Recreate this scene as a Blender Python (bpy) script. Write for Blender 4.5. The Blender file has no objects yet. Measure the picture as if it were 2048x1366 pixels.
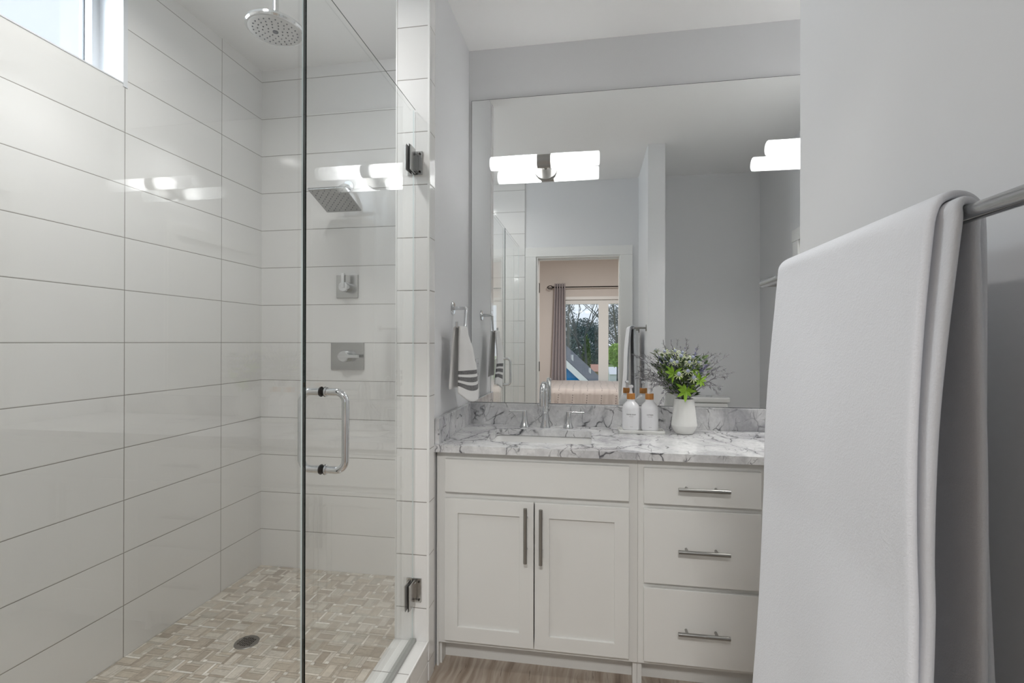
import bpy, bmesh, math, random
from math import sin, cos, pi, radians
from mathutils import Vector, Matrix, noise

SC = bpy.context.scene
COL = SC.collection

# ------------------------------------------------------------------ camera, world, exposure
cam_d = bpy.data.cameras.new('camera')
cam_d.sensor_fit = 'HORIZONTAL'
cam_d.sensor_width = 36.0
cam_d.lens = 975.0 / 2048.0 * 36.0
cam_d.clip_start = 0.02
cam_d.clip_end = 400
cam = bpy.data.objects.new('camera', cam_d)
COL.objects.link(cam)
YAW, PITCH, ROLL = 0.1625, 0.0013, 0.0020
H = 1.288
cam.matrix_world = (Matrix.Translation((0, 0, H)) @ Matrix.Rotation(YAW, 4, 'Z')
                    @ Matrix.Rotation(pi / 2 + PITCH, 4, 'X') @ Matrix.Rotation(ROLL, 4, 'Z'))
SC.camera = cam

SC.view_settings.view_transform = 'Standard'
SC.view_settings.look = 'None'
SC.view_settings.gamma = 1.0
SC.view_settings.use_curve_mapping = False
SC.view_settings.exposure = 0.3
SC.cycles.max_bounces = 16
SC.cycles.diffuse_bounces = 8
SC.cycles.glossy_bounces = 8
SC.cycles.transparent_max_bounces = 24
SC.cycles.sample_clamp_indirect = 6.0

world = bpy.data.worlds.new('overcast_sky')
SC.world = world
world.use_nodes = True
bg = world.node_tree.nodes['Background']
bg.inputs['Color'].default_value = (0.82, 0.89, 1.0, 1)
bg.inputs['Strength'].default_value = 1.0


def light(name, kind, loc, energy, size=0.1, rot=(0, 0, 0), color=(1, 1, 1), size_y=None, spread=None):
    d = bpy.data.lights.new(name, kind)
    d.energy = energy
    d.color = color
    if kind == 'AREA':
        d.size = size
        if size_y:
            d.shape = 'RECTANGLE'
            d.size_y = size_y
        else:
            d.shape = 'DISK'
        if spread:
            d.spread = spread
    else:
        d.shadow_soft_size = size
    o = bpy.data.objects.new(name, d)
    o.location = loc
    o.rotation_euler = rot
    COL.objects.link(o)
    return o


# daylight coming in through the high shower window (overcast sky side)
SHOWER_WINDOW_W = 54
light('daylight_shower_window', 'AREA', (-2.55, 1.17, 2.62), SHOWER_WINDOW_W, 1.0, (0, -pi / 2 + 0.22, 0), (0.86, 0.93, 1.0), 1.7)
# unseen lamps added to brighten shower, doorway and vanity; no known fixtures
light('shower_fill_light', 'AREA', (-1.14, 1.20, 2.735), 7.8, 0.14, (0, 0, 0), (1.0, 0.985, 0.965), spread=radians(160))  # added fill for the shower walls, no fixture in view
light('bedroom_fill_light', 'AREA', (-0.05, -1.0, 2.70), 54, 0.5, (0, 0, 0), (1.0, 0.98, 0.96))  # added fill that enters the bathroom by the doorway, unseen
light('vanity_fill_light', 'AREA', (1.12, 1.97, 2.735), 7.2, 0.26, (0, 0, 0), (1.0, 0.985, 0.965), spread=radians(116))  # invented fill over the vanity's hidden half, lifts counter and alcove
SCONCE_W = 1.8

# ------------------------------------------------------------------ key planes
XL = -1.769      # tiled left wall
YB = 2.389       # tiled shower end wall / mirror wall
ZC = 2.755       # ceiling
XP = -0.612      # right face of the tiled pillar
YP = 1.775       # front face of the tiled pillar
XPI = -0.744     # shower side of the pillar
YD = 0.30        # door wall
XG = -0.668      # shower glass plane
ZS = 0.078       # shower floor
ZCURB = 0.150
T = 0.2015       # tile row pitch
Z0 = 1.2829      # a tile joint
ZK = 0.885       # counter top
YM = 2.384       # mirror face


# ------------------------------------------------------------------ materials
def lin(c):
    c = c / 255.0
    return c / 12.92 if c <= 0.04045 else ((c + 0.055) / 1.055) ** 2.4


def rgb(r, g, b, k=1.0):
    return (min(lin(r) * k, 0.92), min(lin(g) * k, 0.92), min(lin(b) * k, 0.92), 1)


def mat(name, color=(0.8, 0.8, 0.8, 1), rough=0.5, metal=0.0, spec=0.5, coat=0.0, sheen=0.0):
    m = bpy.data.materials.new(name)
    m.use_nodes = True
    p = m.node_tree.nodes['Principled BSDF']
    p.inputs['Base Color'].default_value = color
    p.inputs['Roughness'].default_value = rough
    p.inputs['Metallic'].default_value = metal
    p.inputs['Specular IOR Level'].default_value = spec
    p.inputs['Coat Weight'].default_value = coat
    p.inputs['Coat Roughness'].default_value = 0.05
    p.inputs['Sheen Weight'].default_value = sheen
    return m


class NT:
    """small helper for wiring shader nodes"""
    def __init__(self, m):
        self.t = m.node_tree
        self.p = self.t.nodes.get('Principled BSDF')

    def n(self, kind, **kw):
        nd = self.t.nodes.new(kind)
        for k, v in kw.items():
            setattr(nd, k, v)
        return nd

    def link(self, a, b):
        self.t.links.new(a, b)

    def val(self, sock, v):
        if hasattr(v, 'is_output') or hasattr(v, 'links'):
            self.link(v, sock)
        else:
            sock.default_value = v

    def math(self, op, a, b=None, c=None, clamp=False):
        nd = self.n('ShaderNodeMath', operation=op)
        nd.use_clamp = clamp
        self.val(nd.inputs[0], a)
        if b is not None:
            self.val(nd.inputs[1], b)
        if c is not None:
            self.val(nd.inputs[2], c)
        return nd.outputs[0]

    def pos(self):
        return self.n('ShaderNodeNewGeometry').outputs['Position']

    def obj(self):
        return self.n('ShaderNodeTexCoord').outputs['Object']

    def sep(self, v):
        s = self.n('ShaderNodeSeparateXYZ')
        self.link(v, s.inputs[0])
        return s.outputs

    def comb(self, x, y, z):
        s = self.n('ShaderNodeCombineXYZ')
        for i, v in enumerate((x, y, z)):
            self.val(s.inputs[i], v)
        return s.outputs[0]

    def mapping(self, v, scale=(1, 1, 1), loc=(0, 0, 0), rot=(0, 0, 0)):
        s = self.n('ShaderNodeMapping')
        self.link(v, s.inputs[0])
        s.inputs['Location'].default_value = loc
        s.inputs['Rotation'].default_value = rot
        s.inputs['Scale'].default_value = scale
        return s.outputs[0]

    def noise(self, v, scale, detail=3, rough=0.5, dist=0.0, col=False):
        s = self.n('ShaderNodeTexNoise')
        self.link(v, s.inputs['Vector'])
        s.inputs['Scale'].default_value = scale
        s.inputs['Detail'].default_value = detail
        s.inputs['Roughness'].default_value = rough
        s.inputs['Distortion'].default_value = dist
        return s.outputs['Color' if col else 'Fac']

    def ramp(self, fac, stops):
        s = self.n('ShaderNodeValToRGB')
        self.link(fac, s.inputs[0])
        e = s.color_ramp.elements
        while len(e) < len(stops):
            e.new(0.5)
        for el, (p, c) in zip(e, stops):
            el.position = p
            el.color = c if len(c) == 4 else (*c, 1)
        return s.outputs[0]

    def range(self, v, a, b, c=0.0, d=1.0):
        s = self.n('ShaderNodeMapRange')
        self.link(v, s.inputs[0])
        for i, x in enumerate((a, b, c, d)):
            s.inputs[i + 1].default_value = x
        return s.outputs[0]

    def mix(self, f, a, b):
        s = self.n('ShaderNodeMix', data_type='RGBA')
        self.val(s.inputs[0], f)
        self.val(s.inputs[6], a)
        self.val(s.inputs[7], b)
        return s.outputs[2]

    def bump(self, h, strength=0.3, dist=0.002):
        s = self.n('ShaderNodeBump')
        self.link(h, s.inputs['Height'])
        s.inputs['Strength'].default_value = strength
        s.inputs['Distance'].default_value = dist
        self.link(s.outputs[0], self.p.inputs['Normal'])


def g(v):
    return (v, v, v, 1)


PAINT = mat('wall_paint', (0.73, 0.735, 0.745, 1), 0.55, spec=0.25)
CEIL = mat('ceiling_paint', (0.87, 0.87, 0.865, 1), 0.7, spec=0.2)
TRIM = mat('trim_paint', (0.80, 0.80, 0.785, 1), 0.35)
BEIGE = mat('bedroom_paint', rgb(216, 209, 204), 0.6, spec=0.2)
CAB = mat('cabinet_paint', (0.70, 0.70, 0.68, 1), 0.38)
for m_ in (PAINT, CEIL, BEIGE):
    k = NT(m_)
    k.bump(k.noise(k.pos(), 260, 2), 0.06, 0.0006)
CHROME = mat('chrome', (0.70, 0.71, 0.72, 1), 0.07, 1.0)
NICKEL = mat('brushed_nickel', (0.36, 0.355, 0.34, 1), 0.30, 1.0)
STEEL = mat('polished_steel', (0.44, 0.445, 0.45, 1), 0.16, 1.0)
PLATE = mat('satin_chrome', (0.50, 0.50, 0.49, 1), 0.22, 1.0)
DARKMETAL = mat('dark_bronze', (0.03, 0.025, 0.022, 1), 0.4, 0.6)
BLACK = mat('black_rubber', (0.012, 0.012, 0.012, 1), 0.5)
CERAMIC = mat('white_ceramic', (0.80, 0.80, 0.79, 1), 0.10, coat=0.5)
MATTE = mat('matte_white_ceramic', (0.78, 0.78, 0.755, 1), 0.55)
PLASTIC = mat('white_plastic', (0.80, 0.80, 0.82, 1), 0.25)
VINYL = mat('white_vinyl', (0.72, 0.74, 0.77, 1), 0.3)
GASKET = mat('grey_gasket', (0.10, 0.11, 0.13, 1), 0.5)
GREYINK = mat('grey_print', (0.16, 0.15, 0.15, 1), 0.6)


def tile_material(name, axis, u0, pu):
    m = mat(name, (0.70, 0.70, 0.69, 1), 0.08, spec=0.8)
    k = NT(m)
    s = k.sep(k.pos())
    u = k.math('DIVIDE', k.math('SUBTRACT', s[axis], u0), pu)
    v = k.math('DIVIDE', k.math('SUBTRACT', s[2], Z0), T)
    du = k.math('MULTIPLY', k.math('PINGPONG', u, 0.5), pu)
    dv = k.math('MULTIPLY', k.math('PINGPONG', v, 0.5), T)
    d = k.math('MINIMUM', du, dv)
    grout = k.range(d, 0.0011, 0.0019, 1.0, 0.0)
    cell = k.comb(k.math('FLOOR', u), k.math('FLOOR', v), 3.3)
    wn = k.n('ShaderNodeTexWhiteNoise', noise_dimensions='3D')
    k.link(cell, wn.inputs[0])
    tint = k.ramp(wn.outputs[0], [(0, (0.785, 0.78, 0.768)), (1, (0.81, 0.805, 0.795))])
    k.link(k.mix(grout, tint, rgb(138, 134, 128)), k.p.inputs['Base Color'])
    k.link(k.math('ADD', k.math('MULTIPLY', grout, 0.6), 0.07), k.p.inputs['Roughness'])
    edge = k.range(d, 0.001, 0.004, 0.0, 1.0)
    wav = k.noise(k.pos(), 7.0, 1)
    k.bump(k.math('ADD', edge, k.math('MULTIPLY', wav, 1.2)), 0.25, 0.0015)
    return m


TILE_L = tile_material('shower_tile_side', 1, 1.604, 0.4954)
TILE_B = tile_material('shower_tile_end', 0, -1.512, 0.5240)
TILE_P = tile_material('pillar_tile', 0, -3.0, 9.0)
TILE_S = tile_material('pillar_side_tile', 1, -3.0, 9.0)
TILE_C = tile_material('curb_tile', 1, 1.590, 0.4954)


def curb_top_fix():
    # the curb only has joints across its length
    k = NT(TILE_C)
    s = k.sep(k.pos())
    u = k.math('DIVIDE', k.math('SUBTRACT', s[1], 1.590), 0.4954)
    d = k.math('MULTIPLY', k.math('PINGPONG', u, 0.5), 0.4954)
    grout = k.range(d, 0.0011, 0.0019, 1.0, 0.0)
    k.link(k.mix(grout, (0.78, 0.78, 0.765, 1), rgb(138, 134, 128)), k.p.inputs['Base Color'])


curb_top_fix()


def marble():
    m = mat('grey_veined_marble', g(0.6), 0.09, spec=0.5)
    k = NT(m)
    p = k.pos()
    warp = k.noise(p, 5.0, 4, 0.6, col=True)
    add = k.n('ShaderNodeVectorMath', operation='MULTIPLY_ADD')
    k.link(warp, add.inputs[0])
    add.inputs[1].default_value = (0.13, 0.13, 0.13)
    k.link(p, add.inputs[2])
    pw = k.mapping(add.outputs[0], (1.0, 0.75, 0.62), rot=(0.2, 0.35, 0.5))
    def veins(scale, w, seed):
        vor = k.n('ShaderNodeTexVoronoi', feature='DISTANCE_TO_EDGE')
        k.link(k.mapping(pw, loc=(seed, seed * 1.7, seed * .3)), vor.inputs['Vector'])
        vor.inputs['Scale'].default_value = scale
        vor.inputs['Randomness'].default_value = 1.0
        return k.range(vor.outputs['Distance'], 0.0, w, 1.0, 0.0)
    v1 = veins(6.0, 0.020, 0.0)
    v2 = veins(12.0, 0.030, 3.1)
    v3 = veins(24.0, 0.035, 7.7)
    m1 = k.range(k.noise(p, 5.0, 3), 0.40, 0.52)
    m2 = k.range(k.noise(p, 8.0, 3, 0.6), 0.50, 0.60)
    m3 = k.range(k.noise(p, 11.0, 3, 0.6), 0.53, 0.64)
    v = k.math('MAXIMUM', k.math('MULTIPLY', v1, m1), k.math('MULTIPLY', k.math('MULTIPLY', v2, m2), 0.9))
    v = k.math('MAXIMUM', v, k.math('MULTIPLY', k.math('MULTIPLY', v3, m3), 0.6))
    halo = k.math('MULTIPLY', veins(6.0, 0.16, 0.0), m1)
    spot = k.range(k.noise(k.mapping(p, (1, 1, .8)), 30.0, 2, 0.5), 0.71, 0.75)
    v = k.math('MAXIMUM', v, k.math('MULTIPLY', spot, 0.7))
    cloud = k.noise(k.mapping(p, (1.0, 1.0, 0.6)), 5.0, 5, 0.62, 1.2)
    base = k.ramp(cloud, [(0.30, rgb(172, 172, 175)), (0.46, rgb(208, 208, 209)), (0.62, rgb(229, 229, 229)), (0.8, rgb(192, 192, 195))])
    base = k.mix(k.math('MULTIPLY', halo, 0.30), base, rgb(150, 150, 156))
    fine = k.range(k.noise(p, 60.0, 3, 0.7), 0.35, 0.75, 0.88, 1.06)
    mul = k.n('ShaderNodeVectorMath', operation='SCALE')
    k.link(base, mul.inputs[0])
    k.link(fine, mul.inputs['Scale'])
    k.link(k.mix(k.math('MULTIPLY', v, 0.96), mul.outputs[0], rgb(44, 44, 50)), k.p.inputs['Base Color'])
    return m


MARBLE = marble()


def wood_floor():
    m = mat('wood_look_floor', g(0.3), 0.35)
    k = NT(m)
    p = k.pos()
    s = k.sep(p)
    w = k.math('MULTIPLY', k.math('SUBTRACT', k.noise(k.mapping(p, (2, 1.2, 1)), 3.0, 2), 0.5), 0.07)
    x = k.math('ADD', s[0], w)
    q = k.comb(x, k.math('MULTIPLY', s[1], 0.08), 0)
    a = k.noise(q, 24.0, 3, 0.55)
    b = k.noise(q, 90.0, 3, 0.6)
    base = k.ramp(a, [(0.28, rgb(120, 105, 92)), (0.45, rgb(152, 138, 124)), (0.56, rgb(172, 160, 148)), (0.72, rgb(140, 126, 113))])
    dark = k.range(b, 0.60, 0.68)
    dd = k.math('MULTIPLY', dark, k.range(k.noise(q, 9.0, 2), 0.44, 0.58))
    k.link(k.mix(dd, base, rgb(78, 64, 52)), k.p.inputs['Base Color'])
    return m


WOODFLOOR = wood_floor()


def bamboo():
    m = mat('bamboo_collar', rgb(190, 128, 62), 0.4)
    k = NT(m)
    f = k.noise(k.mapping(k.obj(), (1, 1, 0.1)), 380, 2)
    k.link(k.ramp(f, [(0.3, rgb(168, 104, 44)), (0.7, rgb(206, 146, 78))]), k.p.inputs['Base Color'])
    return m


BAMBOO = bamboo()


def mosaic_mat():
    m = mat('stone_mosaic', g(0.4), 0.42)
    k = NT(m)
    a = k.n('ShaderNodeVertexColor')
    a.layer_name = 'stone'
    f = k.range(k.noise(k.pos(), 55, 4, 0.65, 0.8), 0.25, 0.75, 0.98, 1.30)
    mul = k.n('ShaderNodeVectorMath', operation='SCALE')
    k.link(a.outputs[0], mul.inputs[0])
    k.link(f, mul.inputs['Scale'])
    k.link(mul.outputs[0], k.p.inputs['Base Color'])
    return m


MOSAIC = mosaic_mat()
GROUT = mat('beige_grout', rgb(190, 181, 169), 0.8)


def towel_mat(name, col, stripes=False):
    m = mat(name, col, 0.95, spec=0.1, sheen=0.25)
    k = NT(m)
    p = k.obj()
    h = k.math('ADD', k.noise(p, 420, 2, 0.7), k.math('MULTIPLY', k.noise(p, 60, 3), 0.8))
    k.bump(h, 0.32, 0.0014)
    if stripes:
        uv = k.n('ShaderNodeUVMap')
        uv.uv_map = 'UVMap'
        s = k.sep(uv.outputs[0])
        bands = None
        for c0 in (0.822, 0.872, 0.922):
            dd = k.math('ABSOLUTE', k.math('SUBTRACT', s[1], c0))
            b = k.range(dd, 0.0145, 0.0165, 1.0, 0.0)
            bands = b if bands is None else k.math('MAXIMUM', bands, b)
        wv = k.noise(k.mapping(p, (1, 1, 1)), 300, 2)
        dk = k.ramp(wv, [(0.35, rgb(88, 87, 88)), (0.65, rgb(128, 127, 128))])
        k.link(k.mix(bands, col, dk), k.p.inputs['Base Color'])
    return m


TOWEL = towel_mat('white_terry', (0.655, 0.67, 0.705, 1))
HANDTOWEL = towel_mat('striped_terry', (0.76, 0.755, 0.745, 1), True)


def pane_glass(name, tint, ior=1.45):
    """thin clear pane: light passes straight through, the surface reflects by its Fresnel share"""
    m = bpy.data.materials.new(name)
    m.use_nodes = True
    t = m.node_tree
    t.nodes.remove(t.nodes['Principled BSDF'])
    k = NT(m)
    out = t.nodes['Material Output']
    geo = k.n('ShaderNodeNewGeometry')
    fr = k.n('ShaderNodeFresnel')
    k.link(k.range(geo.outputs['Backfacing'], 0, 1, ior, 1.0 / ior), fr.inputs['IOR'])
    tr = k.n('ShaderNodeBsdfTransparent')
    tr.inputs[0].default_value = tint
    gl = k.n('ShaderNodeBsdfGlossy')
    gl.inputs['Roughness'].default_value = 0.0
    gl.inputs['Color'].default_value = (1, 1, 1, 1)
    mx = k.n('ShaderNodeMixShader')
    k.link(fr.outputs[0], mx.inputs[0])
    k.link(tr.outputs[0], mx.inputs[1])
    k.link(gl.outputs[0], mx.inputs[2])
    k.link(mx.outputs[0], out.inputs['Surface'])
    return m


GLASS = pane_glass('clear_shower_glass', (0.985, 0.992, 0.988, 1))
WGLASS = pane_glass('window_glass', (0.97, 0.98, 0.98, 1))
PALE_EDGE = mat('pale_glass_edge', (0.62, 0.70, 0.70, 1), 0.15)  # pale colour stands in for light caught by the polished edge
TOP_EDGE = mat('polished_glass_edge', (0.10, 0.12, 0.12, 1), 0.12)
GLASS_EDGE = mat('glass_edge', (0.006, 0.012, 0.011, 1), 0.12, spec=0.6)


def mirror_mat():
    m = mat('silvered_mirror', (0.875, 0.885, 0.88, 1), 0.0, 1.0)
    return m


MIRROR = mirror_mat()


def frosted():
    """frosted tube of a lamp: scatters the bulb's light and lets part of it straight through"""
    m = bpy.data.materials.new('frosted_lamp_glass')
    m.use_nodes = True
    t = m.node_tree
    t.nodes.remove(t.nodes['Principled BSDF'])
    k = NT(m)
    out = t.nodes['Material Output']
    a = k.n('ShaderNodeBsdfTranslucent')
    a.inputs[0].default_value = (0.92, 0.94, 0.95, 1)
    b = k.n('ShaderNodeBsdfDiffuse')
    b.inputs[0].default_value = (0.90, 0.91, 0.92, 1)
    c = k.n('ShaderNodeBsdfTransparent')
    c.inputs[0].default_value = (1, 1, 1, 1)
    m1 = k.n('ShaderNodeMixShader')
    m1.inputs[0].default_value = 0.45
    m2 = k.n('ShaderNodeMixShader')
    m2.inputs[0].default_value = 0.12
    k.link(a.outputs[0], m1.inputs[1])
    k.link(b.outputs[0], m1.inputs[2])
    k.link(m1.outputs[0], m2.inputs[1])
    k.link(c.outputs[0], m2.inputs[2])
    k.link(m2.outputs[0], out.inputs['Surface'])
    return m


FROST = frosted()


# ------------------------------------------------------------------ mesh builder
class MB:
    def __init__(self):
        self.v, self.f, self.mi, self.uv, self.col = [], [], [], None, None
        self.rounded = False

    def add(self, vs, fs, mi=0):
        o = len(self.v)
        self.v += [tuple(x) for x in vs]
        self.f += [tuple(i + o for i in f) for f in fs]
        self.mi += [mi] * len(fs)
        return self

    def box(self, x0, x1, y0, y1, z0, z1, mi=0):
        vs = [(x0, y0, z0), (x1, y0, z0), (x1, y1, z0), (x0, y1, z0), (x0, y0, z1), (x1, y0, z1), (x1, y1, z1), (x0, y1, z1)]
        fs = [(0, 3, 2, 1), (4, 5, 6, 7), (0, 1, 5, 4), (1, 2, 6, 5), (2, 3, 7, 6), (3, 0, 4, 7)]
        return self.add(vs, fs, mi)

    def bbox(self, x0, x1, y0, y1, z0, z1, r=0.003, seg=2, mi=0):
        """box with rounded edges"""
        self.rounded = True
        bm = bmesh.new()
        bmesh.ops.create_cube(bm, size=1.0)
        for v in bm.verts:
            v.co = Vector(((x0 + x1) / 2 + v.co.x * (x1 - x0), (y0 + y1) / 2 + v.co.y * (y1 - y0), (z0 + z1) / 2 + v.co.z * (z1 - z0)))
        bmesh.ops.bevel(bm, geom=list(bm.edges), offset=r, segments=seg, profile=0.5, affect='EDGES')
        return self.frombm(bm, mi)

    def frombm(self, bm, mi=0):
        bm.verts.ensure_lookup_table()
        bm.verts.index_update()
        vs = [tuple(v.co) for v in bm.verts]
        fs = [tuple(v.index for v in f.verts) for f in bm.faces]
        bm.free()
        return self.add(vs, fs, mi)

    def tube(self, pts, r, seg=12, cap=True, mi=0):
        pts = [Vector(p) for p in pts]
        n = len(pts)
        rs = r if isinstance(r, (list, tuple)) else [r] * n
        vs, fs = [], []
        t0 = (pts[1] - pts[0]).normalized()
        ref = Vector((0, 0, 1)) if abs(t0.z) < 0.9 else Vector((1, 0, 0))
        nrm = t0.cross(ref).normalized()
        for i in range(n):
            if i == 0:
                t = pts[1] - pts[0]
            elif i == n - 1:
                t = pts[-1] - pts[-2]
            else:
                t = (pts[i + 1] - pts[i]).normalized() + (pts[i] - pts[i - 1]).normalized()
            t.normalize()
            nrm = (nrm - t * nrm.dot(t)).normalized()
            b = t.cross(nrm)
            for j in range(seg):
                a = 2 * pi * j / seg
                vs.append(pts[i] + (nrm * cos(a) + b * sin(a)) * rs[i])
        for i in range(n - 1):
            for j in range(seg):
                fs.append((i * seg + j, i * seg + (j + 1) % seg, (i + 1) * seg + (j + 1) % seg, (i + 1) * seg + j))
        if cap:
            fs.append(tuple(reversed(range(seg))))
            fs.append(tuple((n - 1) * seg + j for j in range(seg)))
        return self.add(vs, fs, mi)

    def lathe(self, prof, c=(0, 0, 0), axis='Z', seg=32, mi=0, close=False):
        """prof: list of (radius, height) turned about an axis through c"""
        vs, fs = [], []
        for (r, h) in prof:
            for j in range(seg):
                a = 2 * pi * j / seg
                p = (r * cos(a), r * sin(a), h)
                if axis == 'X':
                    p = (p[2], p[0], p[1])
                elif axis == 'Y':
                    p = (p[1], p[2], p[0])
                vs.append((p[0] + c[0], p[1] + c[1], p[2] + c[2]))
        for i in range(len(prof) - 1):
            for j in range(seg):
                fs.append((i * seg + j, i * seg + (j + 1) % seg, (i + 1) * seg + (j + 1) % seg, (i + 1) * seg + j))
        fs.append(tuple(reversed(range(seg))))
        fs.append(tuple((len(prof) - 1) * seg + j for j in range(seg)))
        return self.add(vs, fs, mi)

    def prism(self, poly, d0, d1, axis='X', mi=0):
        """polygon in the two remaining axes, extruded along axis"""
        n = len(poly)
        def pt(a, b, d):
            return (d, a, b) if axis == 'X' else ((a, d, b) if axis == 'Y' else (a, b, d))
        vs = [pt(a, b, d0) for a, b in poly] + [pt(a, b, d1) for a, b in poly]
        fs = [tuple(reversed(range(n))), tuple(range(n, 2 * n))]
        fs += [(i, (i + 1) % n, n + (i + 1) % n, n + i) for i in range(n)]
        return self.add(vs, fs, mi)

    def grid(self, nu, nv, fn, mi=0, uv=False, wrap=False):
        vs = [fn(i / (nu - 1), j / (nv - 1)) for j in range(nv) for i in range(nu)]
        fs = [(j * nu + i, j * nu + i + 1, (j + 1) * nu + i + 1, (j + 1) * nu + i) for j in range(nv - 1) for i in range(nu - 1)]
        if uv:
            self.uv = [(i / (nu - 1), j / (nv - 1)) for j in range(nv) for i in range(nu)]
        return self.add(vs, fs, mi)

    def build(self, name, mats, parent=None, smooth=True, angle=35):
        base = Vector((0, 0, 0))
        q = parent
        while q is not None:
            base += q.location
            q = q.parent
        me = bpy.data.meshes.new(name)
        me.from_pydata([(Vector(p) - base) for p in self.v], [], self.f)
        for m in (mats if isinstance(mats, (list, tuple)) else [mats]):
            me.materials.append(m)
        for p, i in zip(me.polygons, self.mi):
            p.material_index = i
        if self.uv:
            l = me.uv_layers.new(name='UVMap')
            for lp in me.loops:
                l.data[lp.index].uv = self.uv[lp.vertex_index]
        if self.col:
            a = me.color_attributes.new('stone', 'FLOAT_COLOR', 'POINT')
            for i, c in enumerate(self.col):
                a.data[i].color = c
        bm = bmesh.new()
        bm.from_mesh(me)
        bmesh.ops.recalc_face_normals(bm, faces=bm.faces)
        if smooth:
            for f in bm.faces:
                f.smooth = True
            ca = radians(angle)
            for e in bm.edges:
                if len(e.link_faces) == 2 and e.calc_face_angle(0) > ca:
                    e.smooth = False
        bm.to_mesh(me)
        bm.free()
        o = bpy.data.objects.new(name, me)
        COL.objects.link(o)
        if self.rounded and smooth:
            w = o.modifiers.new('flat_faces', 'WEIGHTED_NORMAL')
            w.keep_sharp = True
            w.weight = 90
        if parent is not None:
            o.parent = parent
        return o


def thing(name, label, cat, loc=(0, 0, 0), group=None):
    o = bpy.data.objects.new(name, None)
    o.empty_display_size = 0.05
    o.location = loc
    COL.objects.link(o)
    return tag(o, label, cat, group)


def tag(o, label, cat, group=None, kind=None):
    o['label'] = label
    o['category'] = cat
    if group:
        o['group'] = group
    if kind:
        o['kind'] = kind
    return o


def struct(name, mb, m, parent=None, **kw):
    o = mb.build(name, m, parent, **kw)
    if parent is None:
        o['kind'] = 'structure'
    return o


def mods(o, solid=None, sub=0, offset=0.0):
    if solid:
        s = o.modifiers.new('solid', 'SOLIDIFY')
        s.thickness = solid
        s.offset = offset
    if sub:
        s = o.modifiers.new('sub', 'SUBSURF')
        s.levels = sub
        s.render_levels = sub
    return o


def interp(x, pts):
    if x >= pts[0][0]:
        return pts[0][1]
    for (a, fa_), (b, fb) in zip(pts, pts[1:]):
        if x >= b:
            return fb + (fa_ - fb) * (x - b) / (a - b)
    return pts[-1][1]


def copy_tree(o, parent=None):
    c = o.copy()
    COL.objects.link(c)
    c.parent = parent
    for ch in list(o.children):
        copy_tree(ch, c)
    return c


def arc(c, r, a0, a1, n, fn):
    return [fn(c, r, radians(a0 + (a1 - a0) * i / n)) for i in range(n + 1)]


# ------------------------------------------------------------------ the room
XR = 1.42
struct('floor', MB().box(-0.745, XR + .12, YD - .16, YB + .1, -0.10, 0.0).box(-3.0, 3.2, -3.45, YD - .16, -0.10, 0.0), WOODFLOOR, smooth=False)
struct('ceiling', MB().box(XL - .13, XR + .12, YD - .15, YB + .1, ZC, ZC + .1).box(-3.0, 3.2, -3.45, YD - .15, ZC, ZC + .1), CEIL, smooth=False)

# tiled left wall with the high window
WY0, WY1, WZ0, WZ1 = 0.72, 1.600, 2.274, 2.70
wl = MB()
wl.box(XL - .12, XL, YD - .14, YB + .1, 0, WZ0).box(XL - .12, XL, YD - .14, YB + .1, WZ1, ZC)
wl.box(XL - .12, XL, YD - .14, WY0, WZ0, WZ1).box(XL - .12, XL, WY1, YB + .1, WZ0, WZ1)
struct('wall_left', wl, TILE_L, smooth=False)
win = MB()
xa, xb = XL - .166, XL + .0025
t_ = .012
win.box(xa, xb, WY0 - .001, WY1 + .001, WZ0 - .001, WZ0 + .004).box(xa, xb, WY0 - .001, WY1 + .001, WZ1 - t_, WZ1 + .001)
win.box(xa, xb, WY0 - .001, WY0 + t_, WZ0 + .004, WZ1 - t_).box(xa, xb, WY1 - .006, WY1 + .0005, WZ0 + .004, WZ1 - t_).box(XL + .0002, xb + .0006, WY1 - .0055, WY1 + .012, WZ0 - .012, WZ1 + .012)
window_1 = struct('window_1', win, VINYL, smooth=False)
fr = MB()
fx0, fx1 = XL - .165, XL - .105
fr.bbox(fx0, fx1, WY0, WY1 - .004, WZ0 - .045, WZ0 + .004).bbox(fx0, fx1, WY0, WY1 - .004, WZ1 - .05, WZ1)
fr.bbox(fx0, fx1, WY0, WY0 + .045, WZ0, WZ1).bbox(fx0, fx1, WY1 - .034, WY1 - .004, WZ0, WZ1)
fr.build('window_frame', VINYL, window_1)
MB().box(fx0 + .018, fx0 + .026, WY1 - .037, WY1 - .034, WZ0, WZ1).build('gasket', GASKET, window_1, smooth=False)
MB().box(fx0 + .02, fx0 + .024, WY0 + .04, WY1 - .034, WZ0, WZ1 - .04).build('pane', WGLASS, window_1, smooth=False)

# end walls
wb = MB().box(XL, XPI, YB, YB + .1, 0, ZC)
struct('wall_shower', wb, TILE_B, smooth=False)
struct('wall_back', MB().box(XPI, XR + .12, YB + .001, YB + .1, 0, ZC), PAINT, smooth=False)
struct('wall_right', MB().box(XR, XR + .12, YD - .14, YB + .1, 0, ZC), PAINT, smooth=False)

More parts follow.
